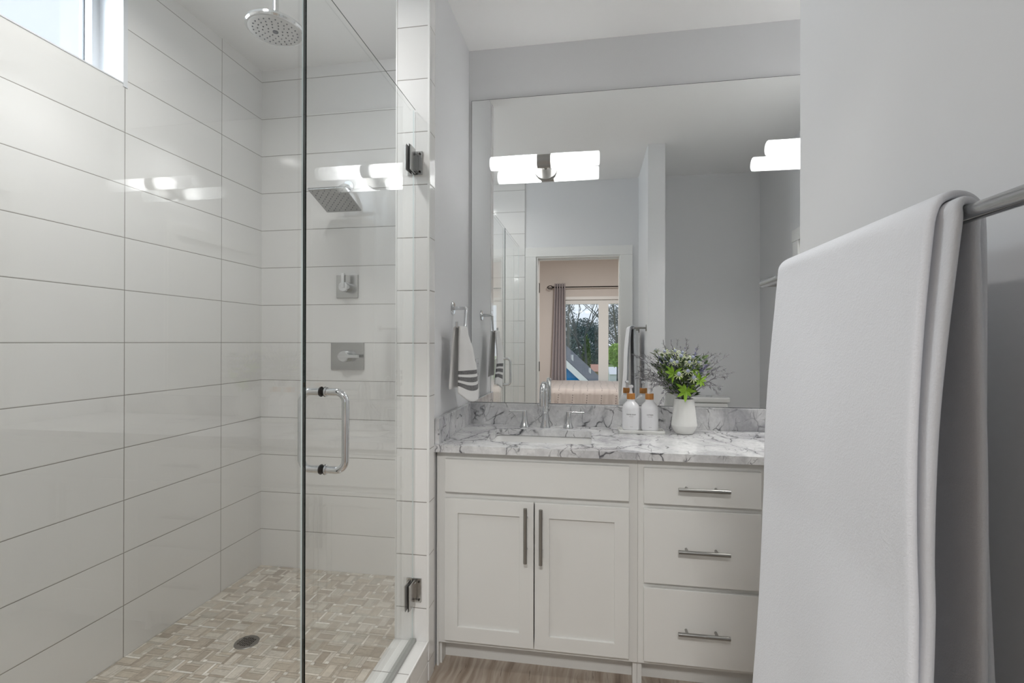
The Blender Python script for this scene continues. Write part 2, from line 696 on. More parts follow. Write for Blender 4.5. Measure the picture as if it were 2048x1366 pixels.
# tiled pillar: a short wall between shower and vanity
struct('wall_pillar', MB().box(XPI + .008, XP - .002, YP + .008, YB, 0, ZC), PAINT, smooth=False)
pt = MB().box(XPI, XP - .006, YP, YP + .008, 0.0, ZC, 0)
pt.box(XPI, XPI + .008, YP + .008, YB, 0.0, ZC, 0)
pt.box(XP - .002, XP + .003, YP + .005, 1.838, 0.0, ZC, 1)
struct('wall_pillar_tile', pt, [TILE_P, TILE_S], smooth=False)
te = MB().bbox(XP - .006, XP + .003, YP - .0005, YP + .006, ZCURB, ZC, .0012)
te.bbox(XPI - .001, XPI + .005, YP - .0012, YP + .004, ZCURB, ZC, .001)
te.bbox(XP - .002, XP + .0028, 1.838, 1.8405, 0.0, ZC, .0006)
struct('trim_1', te, TRIM, smooth=False)

# door wall with the bathroom doorway, tiled on the shower side
DX0, DX1, DZ = -0.500, 0.248, 2.072
Y1_ = YD - .14
wd = MB()
wd.box(-3.0, DX0, Y1_, YD, 0, ZC, 0).box(DX1, 3.2, Y1_, YD, 0, ZC, 0).box(DX0, DX1, Y1_, YD, DZ, ZC, 0)
struct('wall_front', wd, PAINT, smooth=False)
struct('wall_front_tile', MB().box(XL, -0.6135, YD, YD + .008, 0, ZC), TILE_B, smooth=False)
struct('wall_bedroom_door_side', MB().box(-3.0, DX0 - .1, Y1_ - .006, Y1_, 0, ZC).box(DX1 + .1, 3.2, Y1_ - .006, Y1_, 0, ZC).box(DX0 - .1, DX1 + .1, Y1_ - .006, Y1_, DZ + .1, ZC), BEIGE, smooth=False)
dr = MB()
for (ya, yb) in ((YD, YD + .016), (Y1_ - .02, Y1_ - .002)):
    dr.bbox(-0.607, -0.508, ya, yb, 0, DZ, .003)
    dr.bbox(0.250, 0.356, ya, yb, 0, DZ, .003)
    dr.bbox(-0.607, 0.356, ya, yb, DZ, DZ + .084, .003)
door_1 = struct('door_1', dr, TRIM)
jb = MB().box(DX0 - .004, DX0 + .008, Y1_ - .003, YD + .004, 0, DZ - .012).box(DX1 - .008, DX1 + .004, Y1_ - .003, YD + .004, 0, DZ - .012).box(DX0 - .004, DX1 + .004, Y1_ - .003, YD + .004, DZ - .012, DZ + .003)
jb.box(DX0 + .006, DX0 + .0095, Y1_ + .055, Y1_ + .095, 0, DZ - .012).box(DX0, DX1, Y1_ + .055, Y1_ + .095, DZ - .024, DZ - .012)
jb.build('door_jamb', TRIM, door_1, smooth=False)
for zz in (1.80, 1.06, 0.30):
    MB().bbox(DX0 + .006, DX0 + .0125, Y1_ + .002, Y1_ + .040, zz - .045, zz + .045, .001).build('hinge', DARKMETAL, door_1)

# wing wall that carries the towel bar
WX0, WX1, WYE = 0.4074, 0.530, 1.0473
struct('wall_wing', MB().box(WX0, WX1, YD, WYE, 0, ZC), PAINT, smooth=False)

# closet door on the far right wall
cd = MB()
cd.bbox(XR - .016, XR, 1.03, 1.12, 0, 2.0, .003).bbox(XR - .016, XR, 1.90, 1.99, 0, 2.0, .003).bbox(XR - .018, XR, 1.02, 2.0, 2.0, 2.085, .003)
door_2 = struct('door_2', cd, TRIM)
MB().box(XR - .003, XR + .0, 1.12, 1.90, 0, 2.0).build('door_leaf', TRIM, door_2, smooth=False)

# shower base, curb and mosaic floor
struct('floor_shower', MB().box(XL, -0.7485, YD + .008, YB, 0, ZS - .002), GROUT, smooth=False)
cb = MB().bbox(-0.7485, XP, YD + .008, YP, 0.0, ZCURB, .002)
struct('trim_2', cb, TILE_C)
struct('trim_3', MB().bbox(XP - .004, XP + .002, YD + .02, YP, ZCURB - .006, ZCURB + .0012, .001), TRIM)


def mosaic():
    random.seed(5)
    mb = MB()
    mb.col = []
    pal = [rgb(200, 191, 178), rgb(193, 183, 169), rgb(193, 187, 175), rgb(207, 200, 189), rgb(184, 174, 160), rgb(198, 192, 180), rgb(176, 165, 151), rgb(194, 184, 169)]
    lightc = [rgb(224, 218, 208), rgb(214, 207, 196), rgb(230, 226, 218)]
    gp = .0006
    X0, X1, Y0, Y1 = XL + .001, -0.7495, YD + .01, YB - .001

    def tile(x0, x1, y0, y1, c):
        x0, x1, y0, y1 = max(x0 + gp, X0), min(x1 - gp, X1), max(y0 + gp, Y0), min(y1 - gp, Y1)
        if x1 - x0 < .002 or y1 - y0 < .002:
            return
        mb.add([(x0, y0, ZS), (x1, y0, ZS), (x1, y1, ZS), (x0, y1, ZS)], [(0, 1, 2, 3)])
        f = random.uniform(.9, 1.08)
        mb.col += [(c[0] * f, c[1] * f, c[2] * f, 1)] * 4
    p, q = .066, .015
    ws = [.010, .031, .010]
    nx, ny = int((X1 - X0) / p) + 2, int((Y1 - Y0) / p) + 2
    for i in range(nx):
        for j in range(ny):
            x, y = X0 + i * p, Y0 + j * p
            cs = [random.choice(lightc) if random.random() < .30 else random.choice(pal), random.choice(pal), random.choice(lightc) if random.random() < .30 else random.choice(pal)]
            if (i + j) % 2:
                o = y
                for w, c in zip(ws, cs):
                    tile(x, x + p, o, o + w, c)
                    o += w
                tile(x, x + q, o, y + p, random.choice(lightc))
                tile(x + q, x + p, o, y + p, random.choice(pal))
            else:
                o = x
                for w, c in zip(ws, cs):
                    tile(o, o + w, y, y + p, c)
                    o += w
                tile(o, x + p, y, y + q, random.choice(lightc))
                tile(o, x + p, y + q, y + p, random.choice(pal))
    return mb


mo = mosaic().build('mosaic_tiles', MOSAIC, bpy.data.objects['floor_shower'], smooth=False)

# ------------------------------------------------------------------ bedroom seen through the doorway
YW = -3.3
struct('wall_bedroom_left', MB().box(-3.1, -3.0, YW - .15, YD - .14, 0, ZC), BEIGE, smooth=False)
struct('wall_bedroom_right', MB().box(3.2, 3.3, YW - .15, YD - .14, 0, ZC), BEIGE, smooth=False)
BX0, BX1, BZ0, BZ1 = -0.53, 1.70, 0.45, 1.985
bw = MB().box(-3.0, BX0, YW - .14, YW, 0, ZC).box(BX1, 3.2, YW - .14, YW, 0, ZC).box(BX0, BX1, YW - .14, YW, 0, BZ0).box(BX0, BX1, YW - .14, YW, BZ1, ZC)
struct('wall_bedroom_window_side', bw, BEIGE, smooth=False)
wf = MB()
ya, yb = YW - .10, YW - .02
wf.box(BX0, BX1, ya, yb, BZ1 - .07, BZ1).box(BX0, BX1, ya, yb, BZ0, BZ0 + .07)
for xa_, xb_ in ((BX0, -0.43), (0.105, 0.265), (0.80, 0.96), (1.50, BX1)):
    wf.box(xa_, xb_, ya, yb, BZ0 + .07, BZ1 - .07)
cs_ = .05
wf.box(BX0 - .04, BX1 + .04, YW - .02, YW + .012, BZ1, BZ1 + cs_).box(BX0 - .04, BX1 + .04, YW - .02, YW + .03, BZ0 - .04, BZ0)
window_2 = struct('window_2', wf, TRIM, smooth=False)
for xa_, xb_ in ((-0.43, 0.105), (0.265, 0.80), (0.96, 1.50)):
    MB().box(xa_, xb_, YW - .062, YW - .058, BZ0 + .07, BZ1 - .07).build('pane', WGLASS, window_2, smooth=False)

# curtain rod and curtain
rod = thing('curtain_rod', 'thin dark curtain rod with a cage finial above the bedroom window', 'curtain rod', (-0.70, YW + .09, 2.185))
MB().tube([(-0.62, YW + .09, 2.185), (1.9, YW + .09, 2.185)], .009, 10).build('rod', DARKMETAL, rod)
fn_ = MB()
for kx in range(5):
    a = 2 * pi * kx / 5
    pts = []
    for i in range(9):
        t = i / 8
        r = .034 * sin(pi * t)
        aa = a + t * 1.6
        pts.append((-0.62 - .11 * t, YW + .09 + r * cos(aa), 2.185 + r * sin(aa)))
    fn_.tube(pts, .004, 6)
fn_.lathe([(.014, -.645), (.014, -.61)], (0, YW + .09, 2.185), 'X', 12)
fn_.build('finial', DARKMETAL, rod)
for bx in (-0.585, 1.75):
    MB().tube([(bx, YW, 2.185), (bx, YW + .09, 2.185)], .008, 8).lathe([(.028, 0), (.028, .008)], (bx, YW, 2.185), 'Y', 12).build('bracket', DARKMETAL, rod)
CURT = mat('mauve_grey_curtain', rgb(178, 169, 172), 0.8, sheen=0.2)


def curtain_fn(u, v):
    z = 2.245 - v * 2.225
    w0, w1 = -0.606, -0.430
    spread = v ** 1.2
    x = (w0 - .075 * spread) + (w1 + .03 * spread - (w0 - .075 * spread)) * u
    amp = .040 + .012 * v
    return (x, YW + .09 + amp * sin(u * 2 * pi * 4.5 + .6 * sin(v * 3)), z)


cu = MB().grid(70, 24, curtain_fn).build('curtain', CURT)
tag(mods(cu, .004), 'mauve grey curtain hanging in soft folds beside the bedroom window', 'curtain')

# bed
bed = thing('bed', 'low bed under a cream bedspread in front of the bedroom window', 'bed', (0.3, -2.5, 0))
BW0, BW1, BY0, BY1 = -0.66, 1.27, -3.12, -1.90
MB().bbox(BW0 + .03, BW1 - .03, BY0, BY1 - .03, 0.30, 0.60, .05, 3).build('mattress', MATTE, bed)
MB().bbox(BW0 + .05, BW1 - .05, BY0 + .02, BY1 - .05, 0.08, 0.30, .01).build('base', mat('bed_base_fabric', rgb(150, 142, 134), .8), bed)
for lx in (BW0 + .1, BW1 - .1):
    for ly in (BY0 + .1, BY1 - .12):
        MB().lathe([(.025, 0), (.03, .08)], (lx, ly, 0), 'Z', 12).build('leg', DARKMETAL, bed)


def spread_mat():
    m = mat('striped_bedspread', rgb(214, 204, 198), 0.85, sheen=0.2)
    k = NT(m)
    uv = k.n('ShaderNodeUVMap')
    uv.uv_map = 'UVMap'
    s = k.sep(uv.outputs[0])
    P = .193 / (BW1 - BW0)
    u = k.math('DIVIDE', k.math('ADD', k.math('SUBTRACT', s[0], .21 / (BW1 - BW0)), k.math('MULTIPLY', k.math('SINE', k.math('MULTIPLY', s[1], 17.0)), .0045)), P)
    d = k.math('MULTIPLY', k.math('PINGPONG', u, .5), P)
    line = k.range(d, .0022, .0032, 1.0, 0.0)
    dash = k.math('GREATER_THAN', k.math('FRACT', k.math('MULTIPLY', s[1], 54)), .45)
    gap = k.math('GREATER_THAN', k.math('FRACT', k.math('MULTIPLY', s[1], 10)), .25)
    f = k.math('MULTIPLY', k.math('MULTIPLY', line, dash), gap)
    d2 = k.math('MULTIPLY', k.math('PINGPONG', k.math('ADD', u, .5), .5), P)
    seam = k.math('MULTIPLY', k.range(d2, .002, .012, 1.0, 0.0), .3)
    base = k.mix(seam, rgb(182, 173, 168), rgb(146, 136, 130))
    k.link(k.mix(k.math('MULTIPLY', f, .85), base, rgb(96, 88, 90)), k.p.inputs['Base Color'])
    k.bump(k.noise(k.obj(), 160, 2), .2, .002)
    return m


def spread_fn(u, v):
    # runs from the far edge over the top and down the near side
    L1, R, L2 = BY1 - BY0, .05, .52
    s = v * (L1 + L2)
    x = BW0 + (BW1 - BW0) * u
    zt = .672 - .022 * (s / L1 if s < L1 else 1)
    wr = .006 * noise.noise(Vector((x * 5, s * 4, 0)))
    side = 0.0
    if x < BW0 + .05:
        side = -(BW0 + .05 - x) ** 2 * 8
    if s < L1 - R:
        y, z = BY0 + s, zt + wr
    elif s < L1 + R * .57:
        a = (s - (L1 - R)) / (R * 1.57) * pi / 2
        a = min(a, pi / 2)
        y, z = BY1 - R + R * sin(a), .650 - R + R * cos(a) + wr
    else:
        dz = s - (L1 + R * .57)
        y, z = BY1 + .014 * sin(x * 65) * min(1, dz * 6) + .01, .650 - R - dz
    return (x, y, max(z + side, .03))


sp = MB().grid(90, 90, spread_fn, uv=True).build('bedspread', spread_mat(), bed)
mods(sp, .008)
sd = MB().grid(50, 14, lambda u, v: (BW0 - .012 + .012 * sin(u * 40) * v, BY0 + (BY1 - BY0) * u, .64 - v * .55))
mods(sd.build('bedspread_side', mat('plain_bedspread', rgb(182, 173, 168), .85), bed), .008)
sd = MB().grid(50, 14, lambda u, v: (BW1 + .012 + .012 * sin(u * 40) * v, BY0 + (BY1 - BY0) * u, .64 - v * .55))
mods(sd.build('bedspread_side', bpy.data.materials['plain_bedspread'], bed), .008)

# ------------------------------------------------------------------ outside
exec_ground = MB().box(-120, 120, -160, YW - 1.0, -3.7, -3.5)
struct('ground', exec_ground, mat('lawn', rgb(124, 150, 92), .9), smooth=False)
house = thing('house', 'blue gabled house with grey shingle roof outside the bedroom window', 'house', (-3.4, -17, -3.5))
HX, HRZ, SL = -2.6, 2.18, .93      # ridge x, ridge height, slope
BLUE = mat('blue_siding', rgb(10, 120, 180), .6)
ROOF = mat('grey_shingles', rgb(104, 108, 116), .9)
kk = NT(ROOF)
kk.link(kk.ramp(kk.noise(kk.mapping(kk.pos(), (9, 2, 9)), 3, 3), [(.3, rgb(78, 82, 90)), (.7, rgb(112, 116, 126))]), kk.p.inputs['Base Color'])
hw = 3.4
ez = HRZ - hw * SL
MB().prism([(HX - hw + .3, -3.5), (HX + hw - .3, -3.5), (HX + hw - .3, ez + .18), (HX, HRZ - .12), (HX - hw + .3, ez + .18)], -21.5, -13.05, 'Y').build('wall', BLUE, house, smooth=False)
rf = MB()
for sgn in (-1, 1):
    a, b = (HX, HRZ), (HX + sgn * hw, ez)
    rf.prism([a, b, (b[0], b[1] + .06), (a[0], a[1] + .06)], -22.0, -12.95, 'Y')
rf.build('roof', ROOF, house, smooth=False)
fa = MB()
for sgn in (-1, 1):
    a, b = (HX, HRZ), (HX + sgn * hw, ez)
    fa.prism([(a[0], a[1] - .24), (b[0], b[1] - .24), (b[0], b[1] + .03), (a[0], a[1] + .03)], -12.95, -12.88, 'Y')
fa.build('bargeboard', TRIM, house, smooth=False)
for (vx, vy) in ((-0.80, -15.2), (-.10, -17.5)):
    vz = HRZ - (vx - HX) * SL
    MB().lathe([(.055, vz - .1), (.055, vz + .27)], (vx, vy, 0), 'Z', 10).build('vent_pipe', TRIM, house)

ROOF2 = mat('pale_red_roof', rgb(186, 140, 124), .9)
h2 = thing('far_house', 'small far house with pale red roof beyond the grey roof', 'house', (0.5, -34, -3.5))
MB().box(-1.2, 0.9, -37, -34, -3.5, -1.0).build('wall', mat('tan_siding', rgb(170, 150, 120), .8), h2, smooth=False)
MB().prism([(-33.8, -1.0), (-35.5, -.50), (-37.2, -1.0)], -1.5, 1.0, 'X').build('roof', ROOF2, h2, smooth=False)
h3 = MB().box(1.25, 4.6, -33, -30, -3.5, -.95).prism([(-29.9, -.95), (-31.5, -.5), (-33.1, -.95)], 1.2, 4.7, 'X')
tag(h3.build('shed', mat('white_siding', rgb(222, 224, 228), .8), smooth=False), 'low white shed beyond the green bush outside', 'shed')

BARK = mat('bark', rgb(96, 98, 98), .9)


def branch_tree(name, label, base, height, seed, spread=0.5, depth=6, r0=.16, group=None, upto=None):
    random.seed(seed)
    mb = MB()

    def rec(p, d, L, r, n):
        pts = [p]
        q = p.copy()
        dd = d.copy()
        segs = 4
        for _ in range(segs):
            dd = (dd + Vector((random.uniform(-1, 1), random.uniform(-1, 1), random.uniform(-.3, .5))) * .13).normalized()
            q = q + dd * (L / segs)
            pts.append(q.copy())
        rs = [r * (1 - .4 * i / segs) for i in range(segs + 1)]
        mb.tube(pts, rs, 5 if n > 2 else 4, cap=False)
        if n <= 0:
            return
        for _ in range(3 if n > 1 else 4):
            i = random.randint(2, segs)
            nd = (dd + Vector((random.uniform(-1, 1), random.uniform(-1, 1), random.uniform(-.25, .7))) * (spread + .3)).normalized()
            rec(pts[i], nd, L * random.uniform(.62, .82), rs[i] * .66, n - 1)
    rec(Vector(base), Vector((0, 0, 1)), height * .36, r0, depth)
    o = mb.build(name, BARK)
    return tag(o, label, 'tree', group)


def leaf_cloud(mb, c, rad, n, size, seed):
    random.seed(seed)
    for _ in range(n):
        v = Vector((random.gauss(0, 1), random.gauss(0, 1), random.gauss(0, 1))).normalized() * random.uniform(.35, 1) ** .6
        p = Vector((c[0] + v.x * rad[0], c[1] + v.y * rad[1], c[2] + v.z * rad[2]))
        a = Vector((random.uniform(-1, 1), random.uniform(-1, 1), random.uniform(-1, 1))).normalized() * size * random.uniform(.5, 1.3)
        b = a.orthogonal().normalized() * size * random.uniform(.3, .7)
        mb.add([p - a, p + b, p + a, p - b], [(0, 1, 2, 3)])
    return mb


t1 = branch_tree('bare_tree', 'tall bare tree forking above the grey roof outside, ivy on its trunk', (-0.35, -27, -3.5), 12, 11, .55, 6, .19)
branch_tree('bare_tree', 'slender bare tree farther back behind the forked tree', (-2.6, -46, -3.5), 20, 23, .55, 6, .2)
branch_tree('bare_tree', 'distant bare tree behind the window mullion outside', (3.4, -66, -3.5), 25, 5, .55, 6, .28)
branch_tree('bare_tree', 'bare sapling in front of the white shed', (1.75, -17.5, -3.5), 4.6, 8, .5, 4, .05)
EVER = mat('evergreen_needles', rgb(112, 128, 132), .9)
GREEN = mat('bush_leaves', rgb(168, 200, 104), .8)
IVY = mat('ivy_leaves', rgb(112, 130, 84), .8)
specs = [(-9.0, -96, 3.0, 6.5, 10, 'wide dark evergreen beyond the blue house'),
         (-1.4, -86, -.2, 4.0, 6.0, 'low dark evergreen behind the forked bare tree'),
         (5.2, -106, 1.5, 5.5, 8.5, 'distant dark evergreen behind the white shed')]
for i, (x, y, z, rx, rz, lb) in enumerate(specs):
    t = thing('evergreen', lb, 'tree', (x, y, -3.5), 'evergreens beyond the houses')
    leaf_cloud(MB(), (x, y, z), (rx, 3.5, rz), 13000, .20, 40 + i).build('foliage', EVER, t, smooth=False)
    MB().tube([(x, y, -3.5), (x, y, z)], [.4, .2], 8).build('trunk', BARK, t)
t = thing('bush', 'bright green bush standing in front of the white shed', 'bush', (1.35, -24, -3.5))
leaf_cloud(MB(), (1.45, -24, .55), (.60, .6, .70), 1100, .10, 3).build('foliage', GREEN, t, smooth=False)
MB().tube([(1.45, -24, -3.5), (1.45, -24, .3)], [.08, .03], 8).build('trunk', BARK, t)
hd = leaf_cloud(MB(), (2.25, -20, -1.55), (1.2, .5, .85), 2400, .10, 9).build('hedge', GREEN, smooth=False)
tag(hd, 'low green hedge below the bright bush', 'hedge')
leaf_cloud(MB(), (-.35, -26.9, -.4), (.30, .30, 2.4), 900, .10, 17).build('ivy', IVY, t1, smooth=False)

# ------------------------------------------------------------------ shower glass
GT = .005


def pane(y0, y1, z0, z1, e0=1, e1=2):
    mb = MB()
    x0, x1 = XG - GT, XG + GT
    vs = [(x0, y0, z0), (x1, y0, z0), (x1, y1, z0), (x0, y1, z0), (x0, y0, z1), (x1, y0, z1), (x1, y1, z1), (x0, y1, z1)]
    mb.add(vs, [(1, 2, 6, 5), (3, 0, 4, 7)], 0)
    e = GT * .55
    for yy, mi in ((y0, e0), (y1, e1)):
        xm = x0 + (x1 - x0) * .38
        mb.add([(x0, yy, z0), (xm, yy, z0), (xm, yy, z1), (x0, yy, z1)], [(0, 1, 2, 3)], 2)
        if mi == 1:
            mb.add([(xm, yy, z0), (x1, yy, z0), (x1, yy, z1), (xm, yy, z1)], [(0, 1, 2, 3)], 1)
    mb.add([(x1 - e, y0, z1), (x1, y0, z1), (x1, y1, z1), (x1 - e, y1, z1)], [(0, 1, 2, 3)], 3)
    return mb


ZG0, ZG1 = 0.164, 2.170
YE = 1.052
door = thing('shower_door', 'frameless clear glass shower door hinged on the tiled pillar', 'shower door', (XG, YP, ZCURB))
pane(YE, YP - .006, ZG0, ZG1).build('glass_panel', [GLASS, GLASS_EDGE, PALE_EDGE, TOP_EDGE], door, smooth=False)
panel = thing('glass_screen', 'fixed clear glass panel beside the shower door edge', 'shower screen', (XG, YD + .01, ZCURB))
pane(YD + .009, YE - .004, ZCURB + .002, ZG1, 2, 1).build('glass_panel', [GLASS, GLASS_EDGE, PALE_EDGE, TOP_EDGE], panel, smooth=False)
MB().box(XG - .008, XG + .008, YD + .009, YE - .004, ZCURB + .001, ZCURB + .006).build('bottom_seal', PLATE, panel, smooth=False)
MB().bbox(XG - .012, XG + .012, YE, YP - .006, ZCURB + .001, ZG0, .002).build('bottom_sweep', mat('clear_grey_sweep', rgb(150, 152, 148), .3), door)

for zc_ in (1.968, 0.345):
    hg = MB()
    for sx in (-1, 1):
        xa_, xb_ = sorted((XG + sx * (GT + .001), XG + sx * (GT + .006)))
        hg.bbox(xa_, xb_, 1.703, 1.754, zc_ - .046, zc_ + .046, .0012)
    hinge = hg.build('hinge', PLATE, door)
    gk = MB()
    for sx in (-1, 1):
        xa_, xb_ = sorted((XG + sx * GT, XG + sx * (GT + .0012)))
        gk.box(xa_, xb_, 1.7005, 1.7555, zc_ - .0475, zc_ + .0475)
    gk.build('gasket', BLACK, hinge, smooth=False)
    hp = MB().bbox(XG - .028, XG + .031, YP - .006, YP - .0003, zc_ - .045, zc_ + .045, .001)
    hp.tube([(XG, YP - .014, zc_ - .036), (XG, YP - .014, zc_ + .036)], .009, 14)
    hp.bbox(XG - .010, XG + .010, YP - .030, YP - .004, zc_ - .030, zc_ + .030, .002)
    hp.build('wall_plate', PLATE, hinge)
    sc = MB()
    for dx in (-.018, .022):
        for dz in (-.034, .034):
            sc.lathe([(.0042, YP - .0085), (.0042, YP - .006)], (XG + dx, 0, zc_ + dz), 'Y', 10)
    sc.build('screw', DARKMETAL, hinge)

# double pull handle, one loop on each side of the glass
HY, HZ0, HZ1, HS, HR = 1.1362, 0.966, 1.162, .060, .0092
hh = MB()
for sx in (1, -1):
    rr = .026
    xo = XG + sx * HS
    x0_ = XG + sx * GT
    pts = [(x0_, HY, HZ1), (xo - sx * rr, HY, HZ1)]
    pts += [(xo - sx * rr + sx * rr * sin(a), HY, HZ1 - rr + rr * cos(a)) for a in [radians(q) for q in range(10, 91, 10)]]
    pts += [(xo, HY, HZ0 + rr)]
    pts += [(xo - sx * rr + sx * rr * cos(a), HY, HZ0 + rr - rr * sin(a)) for a in [radians(q) for q in range(10, 91, 10)]]
    pts += [(x0_, HY, HZ0)]
    hh.tube(pts, HR, 18)
handle = hh.build('pull_handle', CHROME, door)
for zz in (HZ0, HZ1):
    for sx in (1, -1):
        MB().lathe([(.0125, .0), (.0125, .004), (.0112, .0055)] if sx > 0 else [(.0122, -.003), (.0122, 0)], (XG + sx * GT, HY, zz), 'X', 20).build('washer', CHROME if sx > 0 else BLACK, handle)
        MB().lathe([(.0129, .0), (.0129, .0014)], (XG + (GT if sx > 0 else -GT - .0014), HY, zz), 'X', 20).build('gasket', BLACK, handle)

# ------------------------------------------------------------------ shower fittings
rc = Vector((-1.135, 1.605, 2.425))
rain = thing('rain_shower_head', 'round chrome rain shower head hanging from the shower ceiling', 'shower head', (rc.x, rc.y, ZC))
NOZ = mat('pale_nozzle_plate', (0.60, 0.60, 0.60, 1), .35, .2)
MB().lathe([(.012, .030), (.03, .026), (.085, .014), (.0985, .004), (.100, -.004), (.096, -.010), (.090, -.011)], rc, 'Z', 48).build('head', CHROME, rain)
MB().lathe([(.090, -.0112), (.088, -.0125), (.010, -.0128)], rc, 'Z', 48).build('spray_plate', NOZ, rain)
nz = MB()
for ring, n_ in ((.025, 8), (.042, 13), (.058, 18), (.074, 24)):
    for i in range(n_):
        a = 2 * pi * i / n_ + ring * 40
        nz.lathe([(.0024, -.0148), (.0026, -.0122)], (rc.x + ring * cos(a), rc.y + ring * sin(a), rc.z), 'Z', 6)
nz.lathe([(.0095, -.0155), (.0095, -.012)], rc, 'Z', 20)
nz.build('nozzles', GASKET, rain)
MB().tube([(rc.x, rc.y, rc.z + .025), (rc.x, rc.y, ZC)], .0105, 16).lathe([(.03, ZC - rc.z - .008), (.03, ZC - rc.z)], rc, 'Z', 24).build('ceiling_arm', CHROME, rain)

wsh = thing('wall_shower_head', 'tilted square shower head on the tiled end wall', 'shower head', (-1.262, YB, 2.03))
s_, tl = .19, radians(20)
hc = Vector((-1.262, 2.25, 1.99))
RM = Matrix.Translation(hc) @ Matrix.Rotation(-tl, 4, 'X')


def xf(mb, M, start=0):
    mb.v[start:] = [tuple(M @ Vector(p)) for p in mb.v[start:]]
    return mb


xf(MB().bbox(-s_ / 2, s_ / 2, -s_ / 2, s_ / 2, 0, .009, .002), RM).build('head', PLATE, wsh)
nz = MB()
for i in range(11):
    for j in range(11):
        if (i + j) % 2 == 0:
            nz.lathe([(.0019, -.0018), (.0021, .0005)], ((i - 5) * .0155, (j - 5) * .0155, 0), 'Z', 6)
xf(nz, RM).build('nozzles', GASKET, wsh)
n_ = (RM.to_3x3() @ Vector((0, 0, 1)))
b0 = hc + n_ * .009
b1 = hc + n_ * .050
MB().tube([b0, b0 + n_ * .012, b1], [.020, .015, .012], 18).lathe([(.004, -.016), (.013, -.010), (.017, 0), (.013, .010), (.004, .016)], b1, 'Z', 18).build('ball_joint', CHROME, wsh)
MB().tube([b1, b1 + Vector((0, .025, .03)), (-1.262, b1.y + .07, b1.z + .058), (-1.262, YB, b1.z + .066)], .0105, 14).build('arm', CHROME, wsh)
MB().lathe([(.028, -.010), (.030, -.004), (.030, 0)], (-1.262, YB, b1.z + .066), 'Y', 24).build('escutcheon', CHROME, wsh)

vd = thing('diverter_valve', 'square chrome diverter plate with an upright lever, upper of the shower controls', 'valve', (-1.267, YB, 1.578))
MB().bbox(-1.3285, -1.207, YB - .008, YB, 1.518, 1.638, .002).build('plate', PLATE, vd)
MB().lathe([(.024, -.062), (.026, -.056), (.026, -.008)], (-1.262, YB, 1.572), 'Y', 28).build('knob', CHROME, vd)
MB().bbox(-1.270, -1.254, YB - .066, YB - .045, 1.565, 1.640, .002).build('lever', CHROME, vd)
vt = thing('shower_valve', 'wide chrome shower control plate with a level lever, lower of the two', 'valve', (-1.266, YB, 1.213))
MB().bbox(-1.3585, -1.173, YB - .008, YB, 1.142, 1.284, .002).build('plate', PLATE, vt)
MB().lathe([(.026, -.064), (.029, -.058), (.029, -.008)], (-1.262, YB, 1.213), 'Y', 28).build('knob', CHROME, vt)
MB().bbox(-1.288, -1.178, YB - .068, YB - .048, 1.205, 1.221, .002).build('lever', CHROME, vt)

dc = (-1.3678, 1.764, ZS)
drn = thing('shower_drain', 'round brushed steel drain set in the mosaic shower floor', 'drain', dc)
MB().lathe([(.046, -.001), (.0465, .0015), (.045, .0028), (.040, .0032)], dc, 'Z', 40).build('rim', NICKEL, drn)
sl = MB()
for i in range(-3, 4):
    n = 5 - abs(i) // 2
    for j in range(n):
        y = (j - (n - 1) / 2) * .0115
        sl.box(dc[0] + i * .0085 - .0028, dc[0] + i * .0085 + .0028, dc[1] + y - .0044, dc[1] + y + .0044, ZS + .003, ZS + .0036)
sl.build('grate_slots', BLACK, drn, smooth=False)

# ------------------------------------------------------------------ vanity
CZ = .857
YF = 1.870          # face frame
YV = 1.850          # door fronts


def bar_pull(name, a, b, parent):
    """round bar pull on two posts; a, b are the ends of the bar"""
    a, b = Vector(a), Vector(b)
    d = (b - a)
    mb = MB().tube([a, b], .0071, 14)
    for t in (.18, .76):
        p = a + d * t if abs(d.x) > abs(d.z) else a + d * (t + .03)
        mb.tube([p, (p.x, YV + .001, p.z)], .005, 10)
    return mb.build(name, NICKEL, parent)


def shaker(x0, x1, z0, z1, px0, px1, pz0, pz1, parent):
    mb = MB()
    mb.bbox(x0, px0, YV, YV + .019, z0, z1, .0016).bbox(px1, x1, YV, YV + .019, z0, z1, .0016)
    mb.bbox(px0 - .002, px1 + .002, YV, YV + .019, z0, pz0, .0016).bbox(px0 - .002, px1 + .002, YV, YV + .019, pz1, z1, .0016)
    d = mb.build('door', CAB, parent)
    MB().box(px0 - .003, px1 + .003, YV + .0085, YV + .016, pz0 - .003, pz1 + .003).build('panel', CAB, d, smooth=False)
    return d


XS = .1695
sinkcab = thing('sink_cabinet', 'off-white sink cabinet with two shaker doors next to the tiled pillar', 'cabinet', (-.22, 2.1, 0))


def carcass(x0, x1, parent, open_side=None):
    mb = MB()
    mb.box(x0, x0 + .016, YF + .018, YB - .005, 0, CZ).box(x1 - .016, x1, YF + .018, YB - .005, 0, CZ)
    mb.box(x0, x1, YF + .018, YB - .005, .095, .11).box(x0, x1, YB - .02, YB - .005, .0, CZ)
    mb.build('carcass', CAB, parent, smooth=False)


